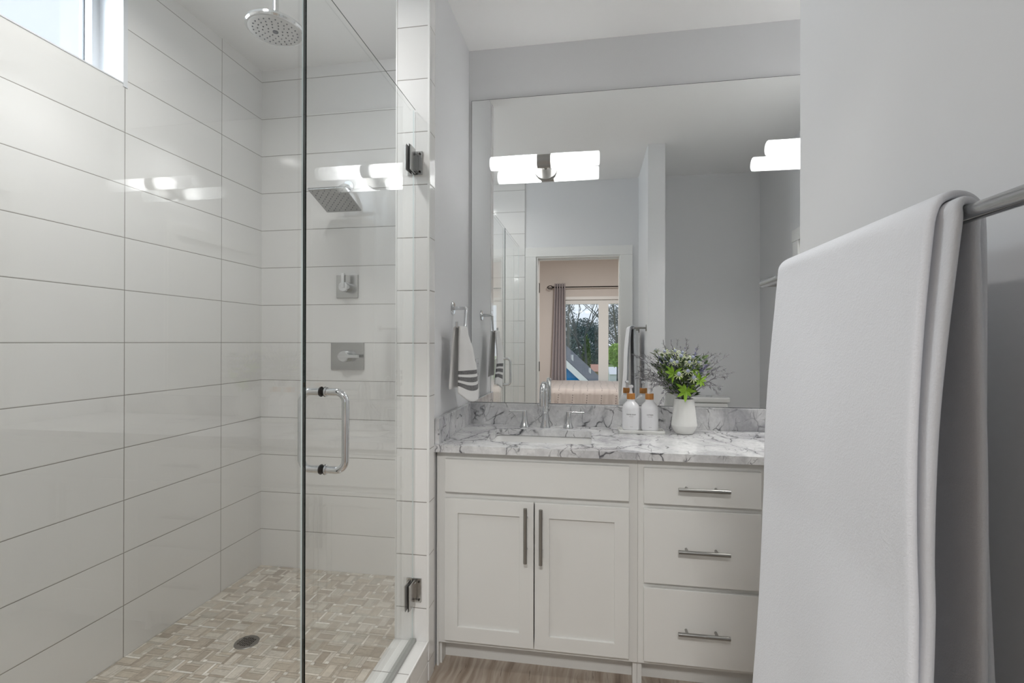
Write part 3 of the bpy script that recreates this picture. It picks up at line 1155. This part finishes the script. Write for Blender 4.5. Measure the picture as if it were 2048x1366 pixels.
carcass(XP + .004, XS - .0005, sinkcab)
ff = MB()
ff.bbox(-.600, -.552, YF, YF + .018, .095, CZ, .001).bbox(.118, XS - .0001, YF, YF + .018, .095, CZ, .001)
ff.bbox(-.600, XS - .0001, YF + .0002, YF + .018, .815, CZ, .001).bbox(-.600, XS - .0001, YF + .0002, YF + .018, .665, .712, .001)
ff.bbox(-.600, XS - .0001, YF + .0002, YF + .018, .0955, .133, .001)
ff.build('face_frame', CAB, sinkcab)
MB().bbox(XP + .004, -.5995, YF - .001, YF + .09, 0, CZ, .001).build('side_filler', CAB, sinkcab)
MB().box(-.600, XS, 1.940, 1.955, 0, .096).build('toe_kick', CAB, sinkcab, smooth=False)
MB().bbox(-.5700, .1368, YV, YV + .019, .699, .828, .0022).build('false_front', CAB, sinkcab)
d1 = shaker(-.5705, -.2183, .1165, .674, -.517, -.274, .1735, .618, sinkcab)
bar_pull('handle', (-.2466, 1.818, .662), (-.2466, 1.818, .455), d1)
d2 = shaker(-.2143, .1368, .1165, .674, -.1582, .0835, .1695, .6175, sinkcab)
bar_pull('handle', (-.1880, 1.818, .6605), (-.1880, 1.818, .453), d2)

drawcab = thing('drawer_cabinet', 'off-white cabinet of three drawers beside the sink cabinet', 'cabinet', (.40, 2.1, 0))
XE = .628
carcass(XS + .0005, XE, drawcab)
ff = MB()
ff.bbox(XS + .0001, .210, YF, YF + .018, .095, CZ, .001).bbox(.578, XE, YF, YF + .018, .095, CZ, .001)
for za, zb in ((.815, CZ), (.668, .705), (.378, .412), (.0955, .130)):
    ff.bbox(XS + .0001, XE, YF + .0002, YF + .018, za, zb, .001)
ff.build('face_frame', CAB, drawcab)
MB().box(XS, XE, 1.940, 1.955, 0, .096).build('toe_kick', CAB, drawcab, smooth=False)
for za, zb, hz in ((.6955, .826, .7605), (.404, .6766, .538), (.1146, .386, .2445)):
    dw = MB().bbox(.1902, .5955, YV, YV + .019, za, zb, .0022).build('drawer', CAB, drawcab)
    bar_pull('handle', (.307, 1.818, hz), (.483, 1.818, hz), dw)

# third cabinet, continuing behind the towel wall
XV = 1.410
backcab = thing('second_sink_cabinet', 'off-white sink cabinet beyond the drawers, mostly hidden by the bath towel', 'cabinet', (1.0, 2.1, 0))
carcass(XE + .0005, XV, backcab)
ff = MB()
ff.bbox(XE + .0001, .672, YF, YF + .018, .095, CZ, .001).bbox(1.35, XV, YF, YF + .018, .095, CZ, .001)
for za, zb in ((.815, CZ), (.665, .712), (.0955, .133)):
    ff.bbox(XE + .0001, XV, YF + .0002, YF + .018, za, zb, .001)
ff.build('face_frame', CAB, backcab)
MB().box(XE, XV, 1.940, 1.955, 0, .096).build('toe_kick', CAB, backcab, smooth=False)
MB().bbox(.660, 1.366, YV, YV + .019, .699, .828, .0022).build('false_front', CAB, backcab)
d3 = shaker(.660, 1.011, .1165, .674, .714, .957, .1735, .618, backcab)
bar_pull('handle', (.984, 1.818, .662), (.984, 1.818, .455), d3)
d4 = shaker(1.015, 1.366, .1165, .674, 1.071, 1.313, .1735, .618, backcab)
bar_pull('handle', (1.042, 1.818, .662), (1.042, 1.818, .455), d4)

# counter with the sink cut-out
SX0, SX1, SY0, SY1 = -.4325, -.0007, 1.945, 2.232
top = thing('countertop', 'grey veined marble countertop with splashbacks on the vanity cabinets', 'countertop', (.4, 2.1, CZ))
ct = MB()


def slab_with_hole():
    bm = bmesh.new()
    ox0, ox1, oy0, oy1 = XP + .001, XV, 1.835, YB - .001
    r, n = .022, 6
    hole = []
    for (cx, cy, a0) in ((SX1 - r, SY1 - r, 0), (SX0 + r, SY1 - r, 90), (SX0 + r, SY0 + r, 180), (SX1 - r, SY0 + r, 270)):
        for i in range(n + 1):
            a = radians(a0 + 90 * i / n)
            hole.append((cx + r * cos(a), cy + r * sin(a)))
    outer = []
    for hx, hy in hole:   # matching points on the outer outline, in the same order
        outer.append((hx, hy))
    # simple frame: quads from hole ring to a rectangle ring around it, then strips to the outline
    rx0, rx1, ry0, ry1 = SX0 - .03, SX1 + .03, SY0 - .03, SY1 + .03
    ring = []
    for i, (hx, hy) in enumerate(hole):
        q = i // (n + 1)
        k_ = (i % (n + 1)) / n
        if q == 0:
            ring.append((rx1, hy if k_ < .5 else ry1) if k_ < .5 else (hx if k_ > .5 else rx1, ry1))
        elif q == 1:
            ring.append((hx if k_ < .5 else rx0, ry1) if k_ <= .5 else (rx0, hy))
        elif q == 2:
            ring.append((rx0, hy if k_ < .5 else ry0) if k_ <= .5 else (hx, ry0))
        else:
            ring.append((hx if k_ < .5 else rx1, ry0) if k_ <= .5 else (rx1, hy))
    m = len(hole)
    mb = MB()
    for z, flip in ((ZK, False), (CZ, True)):
        vs = [(x, y, z) for x, y in hole] + [(x, y, z) for x, y in ring]
        fs = [(i, (i + 1) % m, m + (i + 1) % m, m + i) for i in range(m)]
        mb.add(vs, fs)
        for (a, b, c, d) in ((ox0, rx0, oy0, oy1), (rx1, ox1, oy0, oy1), (rx0, rx1, oy0, ry0), (rx0, rx1, ry1, oy1)):
            mb.add([(a, c, z), (b, c, z), (b, d, z), (a, d, z)], [(0, 1, 2, 3)])
    mb.add([(x, y, ZK) for x, y in hole] + [(x, y, CZ) for x, y in hole], [(i, (i + 1) % m, m + (i + 1) % m, m + i) for i in range(m)])
    o = [(ox0, oy0), (ox1, oy0), (ox1, oy1), (ox0, oy1)]
    e = .0025
    vs = [(x, y, CZ) for x, y in o] + [(x, y, ZK) for x, y in o]
    mb.add(vs, [(0, 1, 5, 4), (1, 2, 6, 5), (2, 3, 7, 6), (3, 0, 4, 7)])
    bm.free()
    return mb


slab_with_hole().build('slab', MARBLE, top, smooth=False)
MB().bbox(XP + .001, XV, 2.360, YB - .0005, ZK, .9865, .0015).build('back_splash', MARBLE, top, smooth=False)
MB().bbox(XP + .001, XP + .019, 1.848, 2.3595, ZK, .9865, .0015).build('side_splash', MARBLE, top, smooth=False)

sink = thing('sink', 'white undermount sink basin under the marble cut-out', 'sink', (-.217, 2.09, CZ))


def basin():
    mb = MB()
    rings = [(-.008, CZ), (-.004, CZ - .01), (.004, CZ - .07), (.018, CZ - .115), (.05, CZ - .135), (.10, CZ - .142)]
    n = 6
    out = []
    for ins, z in rings:
        x0, x1, y0, y1 = SX0 + ins, SX1 - ins, SY0 + ins, SY1 - ins
        r = min(.03 + max(ins, 0) * .6, (y1 - y0) / 2 - .001)
        ring = []
        for (cx, cy, a0) in ((x1 - r, y1 - r, 0), (x0 + r, y1 - r, 90), (x0 + r, y0 + r, 180), (x1 - r, y0 + r, 270)):
            for i in range(n + 1):
                a = radians(a0 + 90 * i / n)
                ring.append((cx + r * cos(a), cy + r * sin(a), z))
        out.append(ring)
    m = len(out[0])
    vs = [p for r in out for p in r]
    fs = [(k * m + i, k * m + (i + 1) % m, (k + 1) * m + (i + 1) % m, (k + 1) * m + i) for k in range(len(out) - 1) for i in range(m)]
    fs.append(tuple((len(out) - 1) * m + i for i in range(m)))
    return mb.add(vs, fs)


bs_ = basin().build('basin', CERAMIC, sink)
mods(bs_, .009, 0, 1.0)
MB().lathe([(.022, CZ - .1415), (.022, CZ - .1395), (.012, CZ - .1385)], (-.217, 2.09, 0), 'Z', 24).build('drain_stopper', CHROME, sink)

# faucet
fx, fy = -.2165, 2.300
fau = thing('faucet', 'chrome gooseneck faucet between two cross lever handles at the sink', 'faucet', (fx, fy, ZK))
pts = [(fx, fy, ZK + .10), (fx, fy, ZK + .160)]
R_ = .046
zc_ = ZK + .164
dirv = Vector((-.07, -1, 0)).normalized()
for a in range(0, 181, 12):
    t = radians(a)
    p = Vector((fx, fy, zc_)) + dirv * (R_ - R_ * cos(t)) + Vector((0, 0, R_ * sin(t)))
    pts.append(tuple(p))
e_ = Vector(pts[-1])
pts += [tuple(e_ + Vector((0, 0, -.02))), tuple(e_ + Vector((0, 0, -.052)))]
MB().tube(pts, .0122, 18).build('spout', CHROME, fau)
MB().lathe([(.0245, 0), (.0245, .004), (.0225, .012), (.0165, .034), (.0138, .062), (.0135, .072), (.0148, .074), (.0148, .080), (.0125, .084), (.0117, .12)], (fx, fy, ZK), 'Z', 32).build('base', CHROME, fau)
for sx, hx in ((-1, -.3155), (1, -.1085)):
    hb = MB().lathe([(.0235, 0), (.0235, .004), (.0215, .010), (.0145, .028), (.0118, .044), (.0112, .062), (.0112, .076)], (hx, fy, ZK), 'Z', 28).build('handle', CHROME, fau)
    MB().bbox(*sorted((hx - sx * .009, hx + sx * .075)), fy - .006, fy + .006, ZK + .068, ZK + .0785, .0025).build('lever', CHROME, hb)

# tray, bottles, vase
tr = MB()
TX0, TX1, TY0, TY1 = .1185, .3165, 2.205, 2.300
tr.bbox(TX0, TX1, TY0, TY1, ZK + .0004, ZK + .0075, .0015)
tr.bbox(TX0, TX1, TY0, TY0 + .004, ZK + .004, ZK + .0145, .0012).bbox(TX0, TX1, TY1 - .004, TY1, ZK + .004, ZK + .0125, .0012)
tr.bbox(TX0, TX0 + .004, TY0, TY1, ZK + .004, ZK + .0125, .0012).bbox(TX1 - .004, TX1, TY0, TY1, ZK + .004, ZK + .0125, .0012)
tag(tr.build('tray', MATTE), 'small white rectangular tray under two pump bottles', 'tray')


def text_wrap(s, size, cx, cy, cz, r, parent, name, bold=0):
    cu_ = bpy.data.curves.new('txt', 'FONT')
    cu_.body = s
    cu_.size = size
    cu_.align_x = 'CENTER'
    cu_.offset = bold
    o = bpy.data.objects.new('txt', cu_)
    COL.objects.link(o)
    bpy.context.view_layer.update()
    dg = bpy.context.evaluated_depsgraph_get()
    me = bpy.data.meshes.new_from_object(o.evaluated_get(dg))
    bpy.data.objects.remove(o)
    mb = MB()
    th0 = math.atan2(-cx, cy) * 0 + math.atan2(cx, cy)   # faces the doorway
    vs = []
    for v in me.vertices:
        a = v.co.x / r
        ang = -pi / 2 + a - 0.04
        vs.append((cx + (r + .0004) * cos(ang), cy + (r + .0004) * sin(ang), cz + v.co.y))
    mb.add(vs, [tuple(p.vertices) for p in me.polygons])
    return mb.build(name, GREYINK, parent, smooth=False)


def bottle(x, y, words, label):
    b = thing('pump_bottle', label, 'bottle', (x, y, ZK + .0078), 'white pump bottles on the tray')
    z = ZK + .0078
    r = .0388
    prof = [(.030, 0), (.0345, .003), (r, .009), (r, .096), (.0375, .105), (.0335, .115), (.0265, .1235), (.0200, .1295), (.0178, .1335), (.0172, .141)]
    MB().lathe(prof, (x, y, z), 'Z', 40).build('body', PLASTIC, b)
    MB().lathe([(.0182, .141), (.0185, .143), (.0185, .165), (.0178, .1665)], (x, y, z), 'Z', 32).build('collar', BAMBOO, b)
    pm = MB().lathe([(.0085, .166), (.0065, .172), (.0052, .180), (.0052, .188), (.0095, .192), (.0105, .196), (.0100, .202)], (x, y, z), 'Z', 24)
    pm.tube([(x, y, z + .197), (x + .004, y + .026, z + .1985), (x + .0045, y + .034, z + .194)], [.0055, .0045, .0035], 12)
    pm.build('pump', PLASTIC, b)
    text_wrap(words[0], .0074, x, y, z + .0735, r, b, 'printed_name', .00012)
    text_wrap(words[1], .0042, x, y, z + .0665, r, b, 'printed_line')
    text_wrap(words[2], .0050, x, y, z + .0205, r, b, 'printed_size')
    return b


bottle(.1735, 2.250, ('HAND SOAP', 'liquid soap', '16 oz'), 'white pump bottle printed HAND SOAP, nearer the faucet on the tray')
bottle(.2545, 2.252, ('LOTION', 'hand lotion', '16 oz'), 'white pump bottle printed LOTION, nearer the vase on the tray')

vx, vy = .4035, 2.255
vase = MB().lathe([(.0330, .0), (.0365, .0012), (.0440, .012), (.0505, .025), (.0545, .0365), (.0548, .039), (.0530, .052), (.0415, .153), (.0400, .1545), (.0385, .153), (.0480, .070), (.0400, .020), (.01, .016)], (vx, vy, ZK + .0004), 'Z', 56).build('vase', MATTE)
tag(vase, 'white faceted ceramic vase of flowers on the marble counter', 'vase')

# bouquet
random.seed(21)
LEAFB = mat('bright_leaf', rgb(136, 176, 44), .5)
LEAFD = mat('dark_leaf', rgb(62, 88, 46), .55)
LEAFM = mat('olive_leaf', rgb(98, 118, 62), .55)
STEM = mat('green_stem', rgb(86, 96, 62), .6)
LAV = mat('lavender_sprig', rgb(150, 148, 152), .7)
PURP = mat('violet_flower', rgb(150, 146, 190), .7)
CONE = mat('blue_thistle_cone', rgb(190, 196, 218), .7)
BRACT = mat('pale_green_bract', rgb(214, 222, 176), .6)
bq = thing('bouquet', 'mixed green and violet bouquet standing in the white vase', 'flowers', (vx, vy, ZK + .03))
bo = Vector((vx, vy, ZK + .150))


def stem_pts(tip, bend=.35):
    tip = Vector(tip)
    foot = Vector((vx + random.uniform(-.012, .012), vy + random.uniform(-.012, .012), ZK + .03))
    n = (tip - bo)
    rim = bo + Vector((n.x * .10, n.y * .10, 0))
    rim.x = max(min(rim.x, vx + .026), vx - .026)
    rim.y = max(min(rim.y, vy + .026), vy - .026)
    out = [foot, rim]
    for i in range(1, 6):
        t = i / 5
        p = rim.lerp(tip, t)
        p.z += bend * .06 * sin(pi * t)
        out.append(p)
    return out


def leaf(mb, p, d, up, L, W, mi=0):
    d = d.normalized()
    s = d.cross(up)
    if s.length < 1e-4:
        s = d.orthogonal()
    s.normalize()
    u = s.cross(d)
    a = p + d * L * .35 + s * W * .5 + u * L * .04
    b = p + d * L * .35 - s * W * .5 + u * L * .04
    c = p + d * L * .72 + s * W * .36
    e = p + d * L * .72 - s * W * .36
    m1 = p + d * L * .35 - u * W * .12
    m2 = p + d * L * .72 - u * W * .10
    mb.add([p, a, b, c, e, p + d * L - u * L * .06, m1, m2], [(0, 6, 1), (0, 2, 6), (1, 6, 7, 3), (6, 2, 4, 7), (3, 7, 5), (7, 4, 5)], mi)


def P(du, dv, dy=0.0):
    """point above the vase rim: du to the side, dv up, dy towards the mirror"""
    return Vector((vx + du, vy + dy, ZK + .154 + dv))


# bright star leaves
for (du, dv, dy, R, face) in ((-.002, .038, -.05, .050, (0, -1, .3)), (-.052, .115, -.045, .042, (-.2, -1, .3)), (.060, .085, -.04, .036, (.3, -1, .5)), (.03, .13, -.02, .03, (.2, -.8, .6))):
    c = P(du, dv, dy)
    f = Vector(face).normalized()
    a = f.orthogonal().normalized()
    b = f.cross(a)
    mb = MB()
    for i in range(8):
        t = 2 * pi * i / 8 + random.uniform(-.28, .28)
        d = a * cos(t) + b * sin(t) + f * random.uniform(-.25, .35)
        leaf(mb, c, d, f, R * random.uniform(.65, 1.15), R * random.uniform(.26, .40))
    mb.build('star_leaf', LEAFB, bq)
# dark and olive inner leaves
for nm, mt, cnt, rmax in (('dark_leaves', LEAFD, 260, .10), ('olive_leaves', LEAFM, 130, .115)):
    mb = MB()
    for i in range(cnt):
        th, rr = random.uniform(0, 2 * pi), random.uniform(.01, rmax)
        h = random.uniform(.012, .185)
        rr *= min(1, .40 + h * 5)
        c = P(rr * cos(th), h, max(rr * .62 * sin(th), -.055))
        d = (Vector((cos(th), sin(th), random.uniform(-.2, 1.3))))
        leaf(mb, c, d, Vector((random.uniform(-.5, .5), -.4, 1)).normalized(), random.uniform(.018, .038), random.uniform(.008, .016))
    mb.build(nm, mt, bq)['kind'] = 'stuff'
# thistle flowers
for (du, dv, dy, s) in ((-.032, .108, -.058, 1.1), (.005, .122, -.055, 1.0), (.028, .094, -.058, 1.0), (-.020, .185, -.04, 1.1), (-.085, .205, -.02, .95), (.030, .180, -.03, .95),
                        (-.040, .208, -.01, .9), (-.008, .200, .0, .9), (-.060, .165, -.04, 1.0), (.055, .160, -.02, .85), (.012, .160, -.05, .9), (-.038, .160, -.05, .9)):
    tip = P(du, dv, dy)
    f = Vector((du * 4, -.75, .75)).normalized()
    a = f.orthogonal().normalized()
    b = f.cross(a)
    fl = MB()
    for i in range(10):
        t = 2 * pi * i / 10
        d = a * cos(t) + b * sin(t) + f * random.uniform(-.2, .2)
        leaf(fl, tip, d, f, .024 * s * random.uniform(.75, 1.25), .0046 * s)
    q = fl.build('thistle_flower', BRACT, bq)
    cn = MB()
    M = Matrix.Translation(tip) @ f.to_track_quat('Z', 'Y').to_matrix().to_4x4()
    cn.lathe([(.004, -.002), (.0075, .003), (.0085, .008), (.007, .014), (.003, .0185)], (0, 0, 0), 'Z', 12)
    for i in range(40):
        t, z = random.uniform(0, 2 * pi), random.uniform(.002, .016)
        r = .0085 * (1 - ((z - .008) / .012) ** 2) + .001
        p = Vector((r * cos(t), r * sin(t), z))
        cn.tube([p, p * 1.0 + Vector((cos(t), sin(t), .6)) * .0028], [.0009, .0003], 4)
    cn.v = [tuple(M @ (Vector(p) * s * .82)) for p in cn.v]
    cn.build('cone', CONE, q)
    MB().tube(stem_pts(tip), .0016, 6).build('stem', STEM, q)
# violet flower spikes
for (du, dv, dy) in ((.050, .205, 0), (-.055, .150, -.03), (-.045, .178, -.02), (.085, .140, -.01), (.065, .115, -.02), (-.075, .17, .0), (.03, .145, -.03)):
    tip = P(du, dv, dy)
    pts = stem_pts(tip)
    mb = MB().tube(pts, .0013, 5)
    dd = (pts[-1] - pts[-2]).normalized()
    for i in range(34):
        p = tip - dd * random.uniform(-.012, .045)
        v = Vector((random.gauss(0, 1), random.gauss(0, 1), random.gauss(.4, .8))).normalized()
        leaf(mb, p + v * .003, v, dd, .010, .0055)
    mb.build('violet_spike', PURP, bq)
# thin grey lavender twigs reaching out
tw = [(-.205, .190, 0), (-.150, .185, .02), (-.195, .092, -.03), (-.175, .105, .01), (-.205, .085, .03), (-.140, .060, -.04), (-.150, .045, -.075), (-.105, .030, -.08), (-.118, -.018, -.085),
      (.190, .195, .01), (.155, .200, .02), (.205, .120, -.01), (.175, .130, .02), (.195, .100, .03), (.150, .045, -.02), (.140, .030, .0), (.160, .055, .02), (.118, .16, -.02),
      (-.055, .250, .01), (.012, .258, .01), (.062, .230, .02), (-.012, .232, .02), (-.12, .15, .0), (.12, .19, .03), (-.17, .125, -.01), (.17, .15, .0), (-.16, .075, .01)]
for (du, dv, dy) in tw:
    tip = P(du, dv, dy)
    pts = stem_pts(tip, .5 if dv > .05 else .9)
    mb = MB().tube(pts, .0007, 5)
    n = len(pts)
    L = (pts[-1] - bo).length
    for i in range(34):
        t = random.uniform(.48, 1.0)
        k_ = t * (n - 2) + 1
        j = min(int(k_), n - 2)
        p = Vector(pts[j]).lerp(Vector(pts[j + 1]), k_ - j)
        dd = (Vector(pts[j + 1]) - Vector(pts[j])).normalized()
        v = (dd * 1.2 + Vector((random.gauss(0, .6), random.gauss(0, .6), random.gauss(0, .6)))).normalized()
        leaf(mb, p, v, Vector((0, 0, 1)), random.uniform(.009, .019), .0042)
    mb.build('lavender_twig', LAV, bq)

# ------------------------------------------------------------------ mirror and sconces
mr = MB().box(-.5975, 1.40, YM, YM + .0045, .9885, 2.4985)
tag(mr.build('mirror', MIRROR, smooth=False), 'large frameless wall mirror above the marble splashback', 'mirror')
BACK = mat('mirror_edge', (.04, .045, .045, 1), .3)
eg = MB().box(-.5992, -.5975, YM + .0003, YM + .0045, .987, 2.5).box(-.5975, 1.40, YM + .0003, YM + .0045, 2.4985, 2.5003).box(-.5975, 1.40, YM + .0003, YM + .0045, .9868, .9885)
eg.build('edge', BACK, bpy.data.objects['mirror'], smooth=False)


def sconce(cx, label):
    cz, cy, r = 2.1395, 2.286, .0325
    s = thing('wall_sconce', label, 'wall lamp', (cx, YM, cz), 'mirror sconces')
    MB().lathe([(.060, 0), (.060, -.012), (.057, -.017), (.020, -.019)], (cx, YM, cz), 'Y', 40).build('backplate', NICKEL, s)
    MB().tube([(cx, YM - .015, cz), (cx, cy, cz)], .012, 16).build('stem', NICKEL, s)
    MB().lathe([(.0285, -.034), (.031, -.032), (.031, .032), (.0285, .034)], (cx, cy, cz), 'X', 36).build('holder', NICKEL, s)
    for sg in (-1, 1):
        L = .224
        x0 = cx + sg * .033
        n = 36
        prof = [(.0305, 0), (r, .002), (r, L - .006), (r - .002, L - .002), (r - .006, L), (.001, L)]
        MB().lathe([(a, sg * b) for a, b in prof], (x0, cy, cz), 'X', n).build('glass_tube', FROST, s)
        for bx in (.050, .100):
            lt = light('bulb_glow', 'POINT', (0, 0, 0), SCONCE_W * .5, .029, color=(1.0, 0.985, 0.97))
            lt.parent = s
            lt.location = (sg * bx, cy - YM, 0)
    return s


sconce(-.2235, 'two tube frosted glass sconce on the mirror above the faucet')
sconce(1.010, 'two tube frosted glass sconce on the mirror, cut off by the towel wall')

# ------------------------------------------------------------------ hand towel ring, hand towel, outlet
RX, RY, RZ, BZ_ = -.550, 2.098, 1.438, 1.350
ring = thing('towel_holder', 'chrome open arm towel holder on the wall beside the mirror', 'towel holder', (XP - .002, RY, RZ))
MB().lathe([(.029, 0), (.029, .004), (.026, .008), (.012, .010)], (XP - .002, RY, RZ), 'X', 32).build('flange', CHROME, ring)
MB().tube([(XP, RY, RZ), (RX - .006, RY, RZ), (RX, RY - .002, RZ - .005), (RX, RY - .008, RZ - .03), (RX, RY - .022, BZ_ + .012), (RX, RY - .030, BZ_), (RX, RY - .045, BZ_ - .002), (RX, 1.955, BZ_ - .002), (RX, 1.946, BZ_ + .002), (RX, 1.944, BZ_ + .022)],
          [.0085, .0085, .008, .006, .0055, .0055, .0055, .0055, .006, .006], 12).build('arm', CHROME, ring)


def handtowel_fn(u, v):
    # v: 0 = hem of the flap by the wall, over the arm at v = .42, to the striped hem at v = 1
    vt_ = .40
    zt = BZ_ + .010
    if v < vt_:
        t = 1 - v / vt_
        z = zt - .268 * t - .004 * max(0, 1 - t * 14)
        y0, y1 = 1.950 - .020 * t, 2.058 + .03 * t
        x = RX - .011 - .004 * min(1, t * 3) - .012 * t + .005 * sin(u * 9) * t
    else:
        t = (v - vt_) / (1 - vt_)
        y0 = 1.952 - .016 * t
        y1 = interp(-t, [(0, 2.058), (-.40, 2.085), (-.70, 2.135), (-1, 2.200)])
        zb = .262 + (.040 * sin(pi * min(1, u * 1.15)) + .020 * u) * max(0, t - .70) / .30
        z = zt - zb * t - .02 * t - .004 * max(0, 1 - t * 14)
        x = RX + .011 - .005 * min(1, t * 4) + .030 * u * min(1, t * 1.6)
        x += (.026 * sin(pi * u) + .003 * sin(u * 11 + 1)) * min(1, t * 3)
    return (x, y0 + (y1 - y0) * u, z)


ht = MB().grid(26, 60, handtowel_fn, uv=True).build('hand_towel', HANDTOWEL)
mods(ht, .009, 1)
tag(ht, 'white hand towel with three grey stripes hanging beside the mirror', 'hand towel')

outl = thing('outlet', 'white double wall outlet on the side wall behind the hand towel', 'outlet', (XP - .002, 2.20, 1.14))
MB().bbox(XP - .0022, XP + .003, 2.165, 2.235, 1.083, 1.197, .002).build('cover_plate', PLASTIC, outl)
for dz in (-.028, .028):
    rcp = MB().lathe([(.0165, .003), (.0165, .0045)], (XP, 2.20, 1.14 + dz), 'X', 24).build('receptacle', PLASTIC, outl)
    sl = MB()
    for dy in (-.006, .006):
        sl.box(XP + .0044, XP + .0049, 2.20 + dy - .0012, 2.20 + dy + .0012, 1.14 + dz - .001, 1.14 + dz + .008)
    sl.lathe([(.0024, .0044), (.0024, .0049)], (XP, 2.20, 1.14 + dz - .008), 'X', 8)
    sl.build('slots', BLACK, rcp, smooth=False)

# ------------------------------------------------------------------ towel bar and bath towel
BX_, BZB = .316, 1.398
tb = thing('towel_bar', 'brushed steel towel bar on the wall under the bath towel', 'towel bar', (WX0, .68, BZB))
MB().lathe([(.005, .362), (.0075, .365), (.0075, .975), (.005, .978)], (BX_, 0, BZB), 'Y', 24).build('bar', STEEL, tb)
for py in (.385, .955):
    MB().tube([(WX0, py, BZB), (BX_, py, BZB)], .008, 14).build('post', NICKEL, tb)
    MB().lathe([(.024, -.006), (.026, -.003), (.026, 0)], (WX0, py, BZB), 'X', 24).build('flange', NICKEL, tb)


def layer(rad, ynear, yfar, ybnear, dfront, zb_front, zb_back, ph):
    """one folded layer over the bar: front drop, bend round the bar, back drop"""
    def fn(u, v):
        va, vb = .46, .56
        if v < va:
            t = v / va
            z = zb_front + (BZB - zb_front) * t
            hang = (BZB - z)
            x = BX_ - rad - dfront * (hang / .75) - .006 * (hang / .75) * sin(u * 4 + 1)
            x -= .005 * sin(pi * min(1, hang * 3)) 
            x += .0035 * noise.noise(Vector((u * 3 + ph, z * 4, 1.7)))
            yn = interp(z, ynear)
            yf = yfar + .006 * noise.noise(Vector((z * 5, ph, 0.3)))
        elif v < vb:
            t = (v - va) / (vb - va)
            a = pi * t
            x = BX_ - rad * cos(a)
            z = BZB + rad * sin(a)
            yn = interp(z, ynear) * (1 - t) + ybnear * t
            yf = yfar
        else:
            t = (v - vb) / (1 - vb)
            z = BZB + (zb_back - BZB) * t
            x = BX_ + rad + .010 * t + .004 * sin(u * 5 + ph) * t
            x = min(x, WX0 - .012)
            yn = ybnear + .010 * noise.noise(Vector((z * 3, ph, 2.0))) - .004 * t
            yf = yfar
        return (x, yn + (yf - yn) * u, z)
    return fn


NEAR1 = [(1.40, .478), (1.10, .466), (.90, .452), (.80, .442), (.70, .432), (.55, .425)]
NEAR2 = [(1.40, .462), (1.10, .462), (.95, .452), (.85, .440), (.70, .430), (.55, .424)]
bt = MB()
bt.grid(40, 110, layer(.0212, NEAR1, .838, .486, .046, .60, .66, 0.0))
bt.grid(40, 110, layer(.0122, NEAR2, .832, .478, .046, .61, .67, 4.0))
bath = bt.build('bath_towel', TOWEL)
mods(bath, .0082, 1)
tag(bath, 'thick white folded bath towel draped over the towel bar', 'towel')

# ------------------------------------------------------------------ toilet in the alcove
toi = thing('toilet', 'white toilet tank standing in the alcove behind the towel wall', 'toilet', (.895, .62, 0))
MB().bbox(.675, 1.115, .318, .500, .40, .788, .018, 3).build('tank', CERAMIC, toi)
MB().bbox(.660, 1.130, .312, .512, .7885, .832, .012, 3).build('tank_lid', CERAMIC, toi)
MB().lathe([(.026, .832), (.026, .838), (.022, .840)], (.98, .42, 0), 'Z', 24).build('flush_button', CHROME, toi)


def bowl():
    mb = MB()
    rings = [(.10, .15, 0), (.11, .17, .06), (.12, .18, .18), (.165, .225, .30), (.185, .245, .375), (.185, .245, .40)]
    n = 28
    vs = []
    for a, b, z in rings:
        for i in range(n):
            t = 2 * pi * i / n
            vs.append((.895 + a * cos(t), .735 + b * sin(t), z))
    fs = [(k_ * n + i, k_ * n + (i + 1) % n, (k_ + 1) * n + (i + 1) % n, (k_ + 1) * n + i) for k_ in range(len(rings) - 1) for i in range(n)]
    fs += [tuple(reversed(range(n))), tuple((len(rings) - 1) * n + i for i in range(n))]
    mb.add(vs, fs)
    mb.bbox(.79, 1.0, .33, .60, 0, .40, .02, 2)
    return mb


bowl().build('bowl', CERAMIC, toi)
st = MB()
n = 28
for z0_, z1_ in ((.401, .430),):
    pts_ = [(.895 + .188 * cos(2 * pi * i / n), .735 + .25 * sin(2 * pi * i / n)) for i in range(n)]
    st.prism(pts_, z0_, z1_, 'Z')
st.build('seat_lid', CERAMIC, toi)
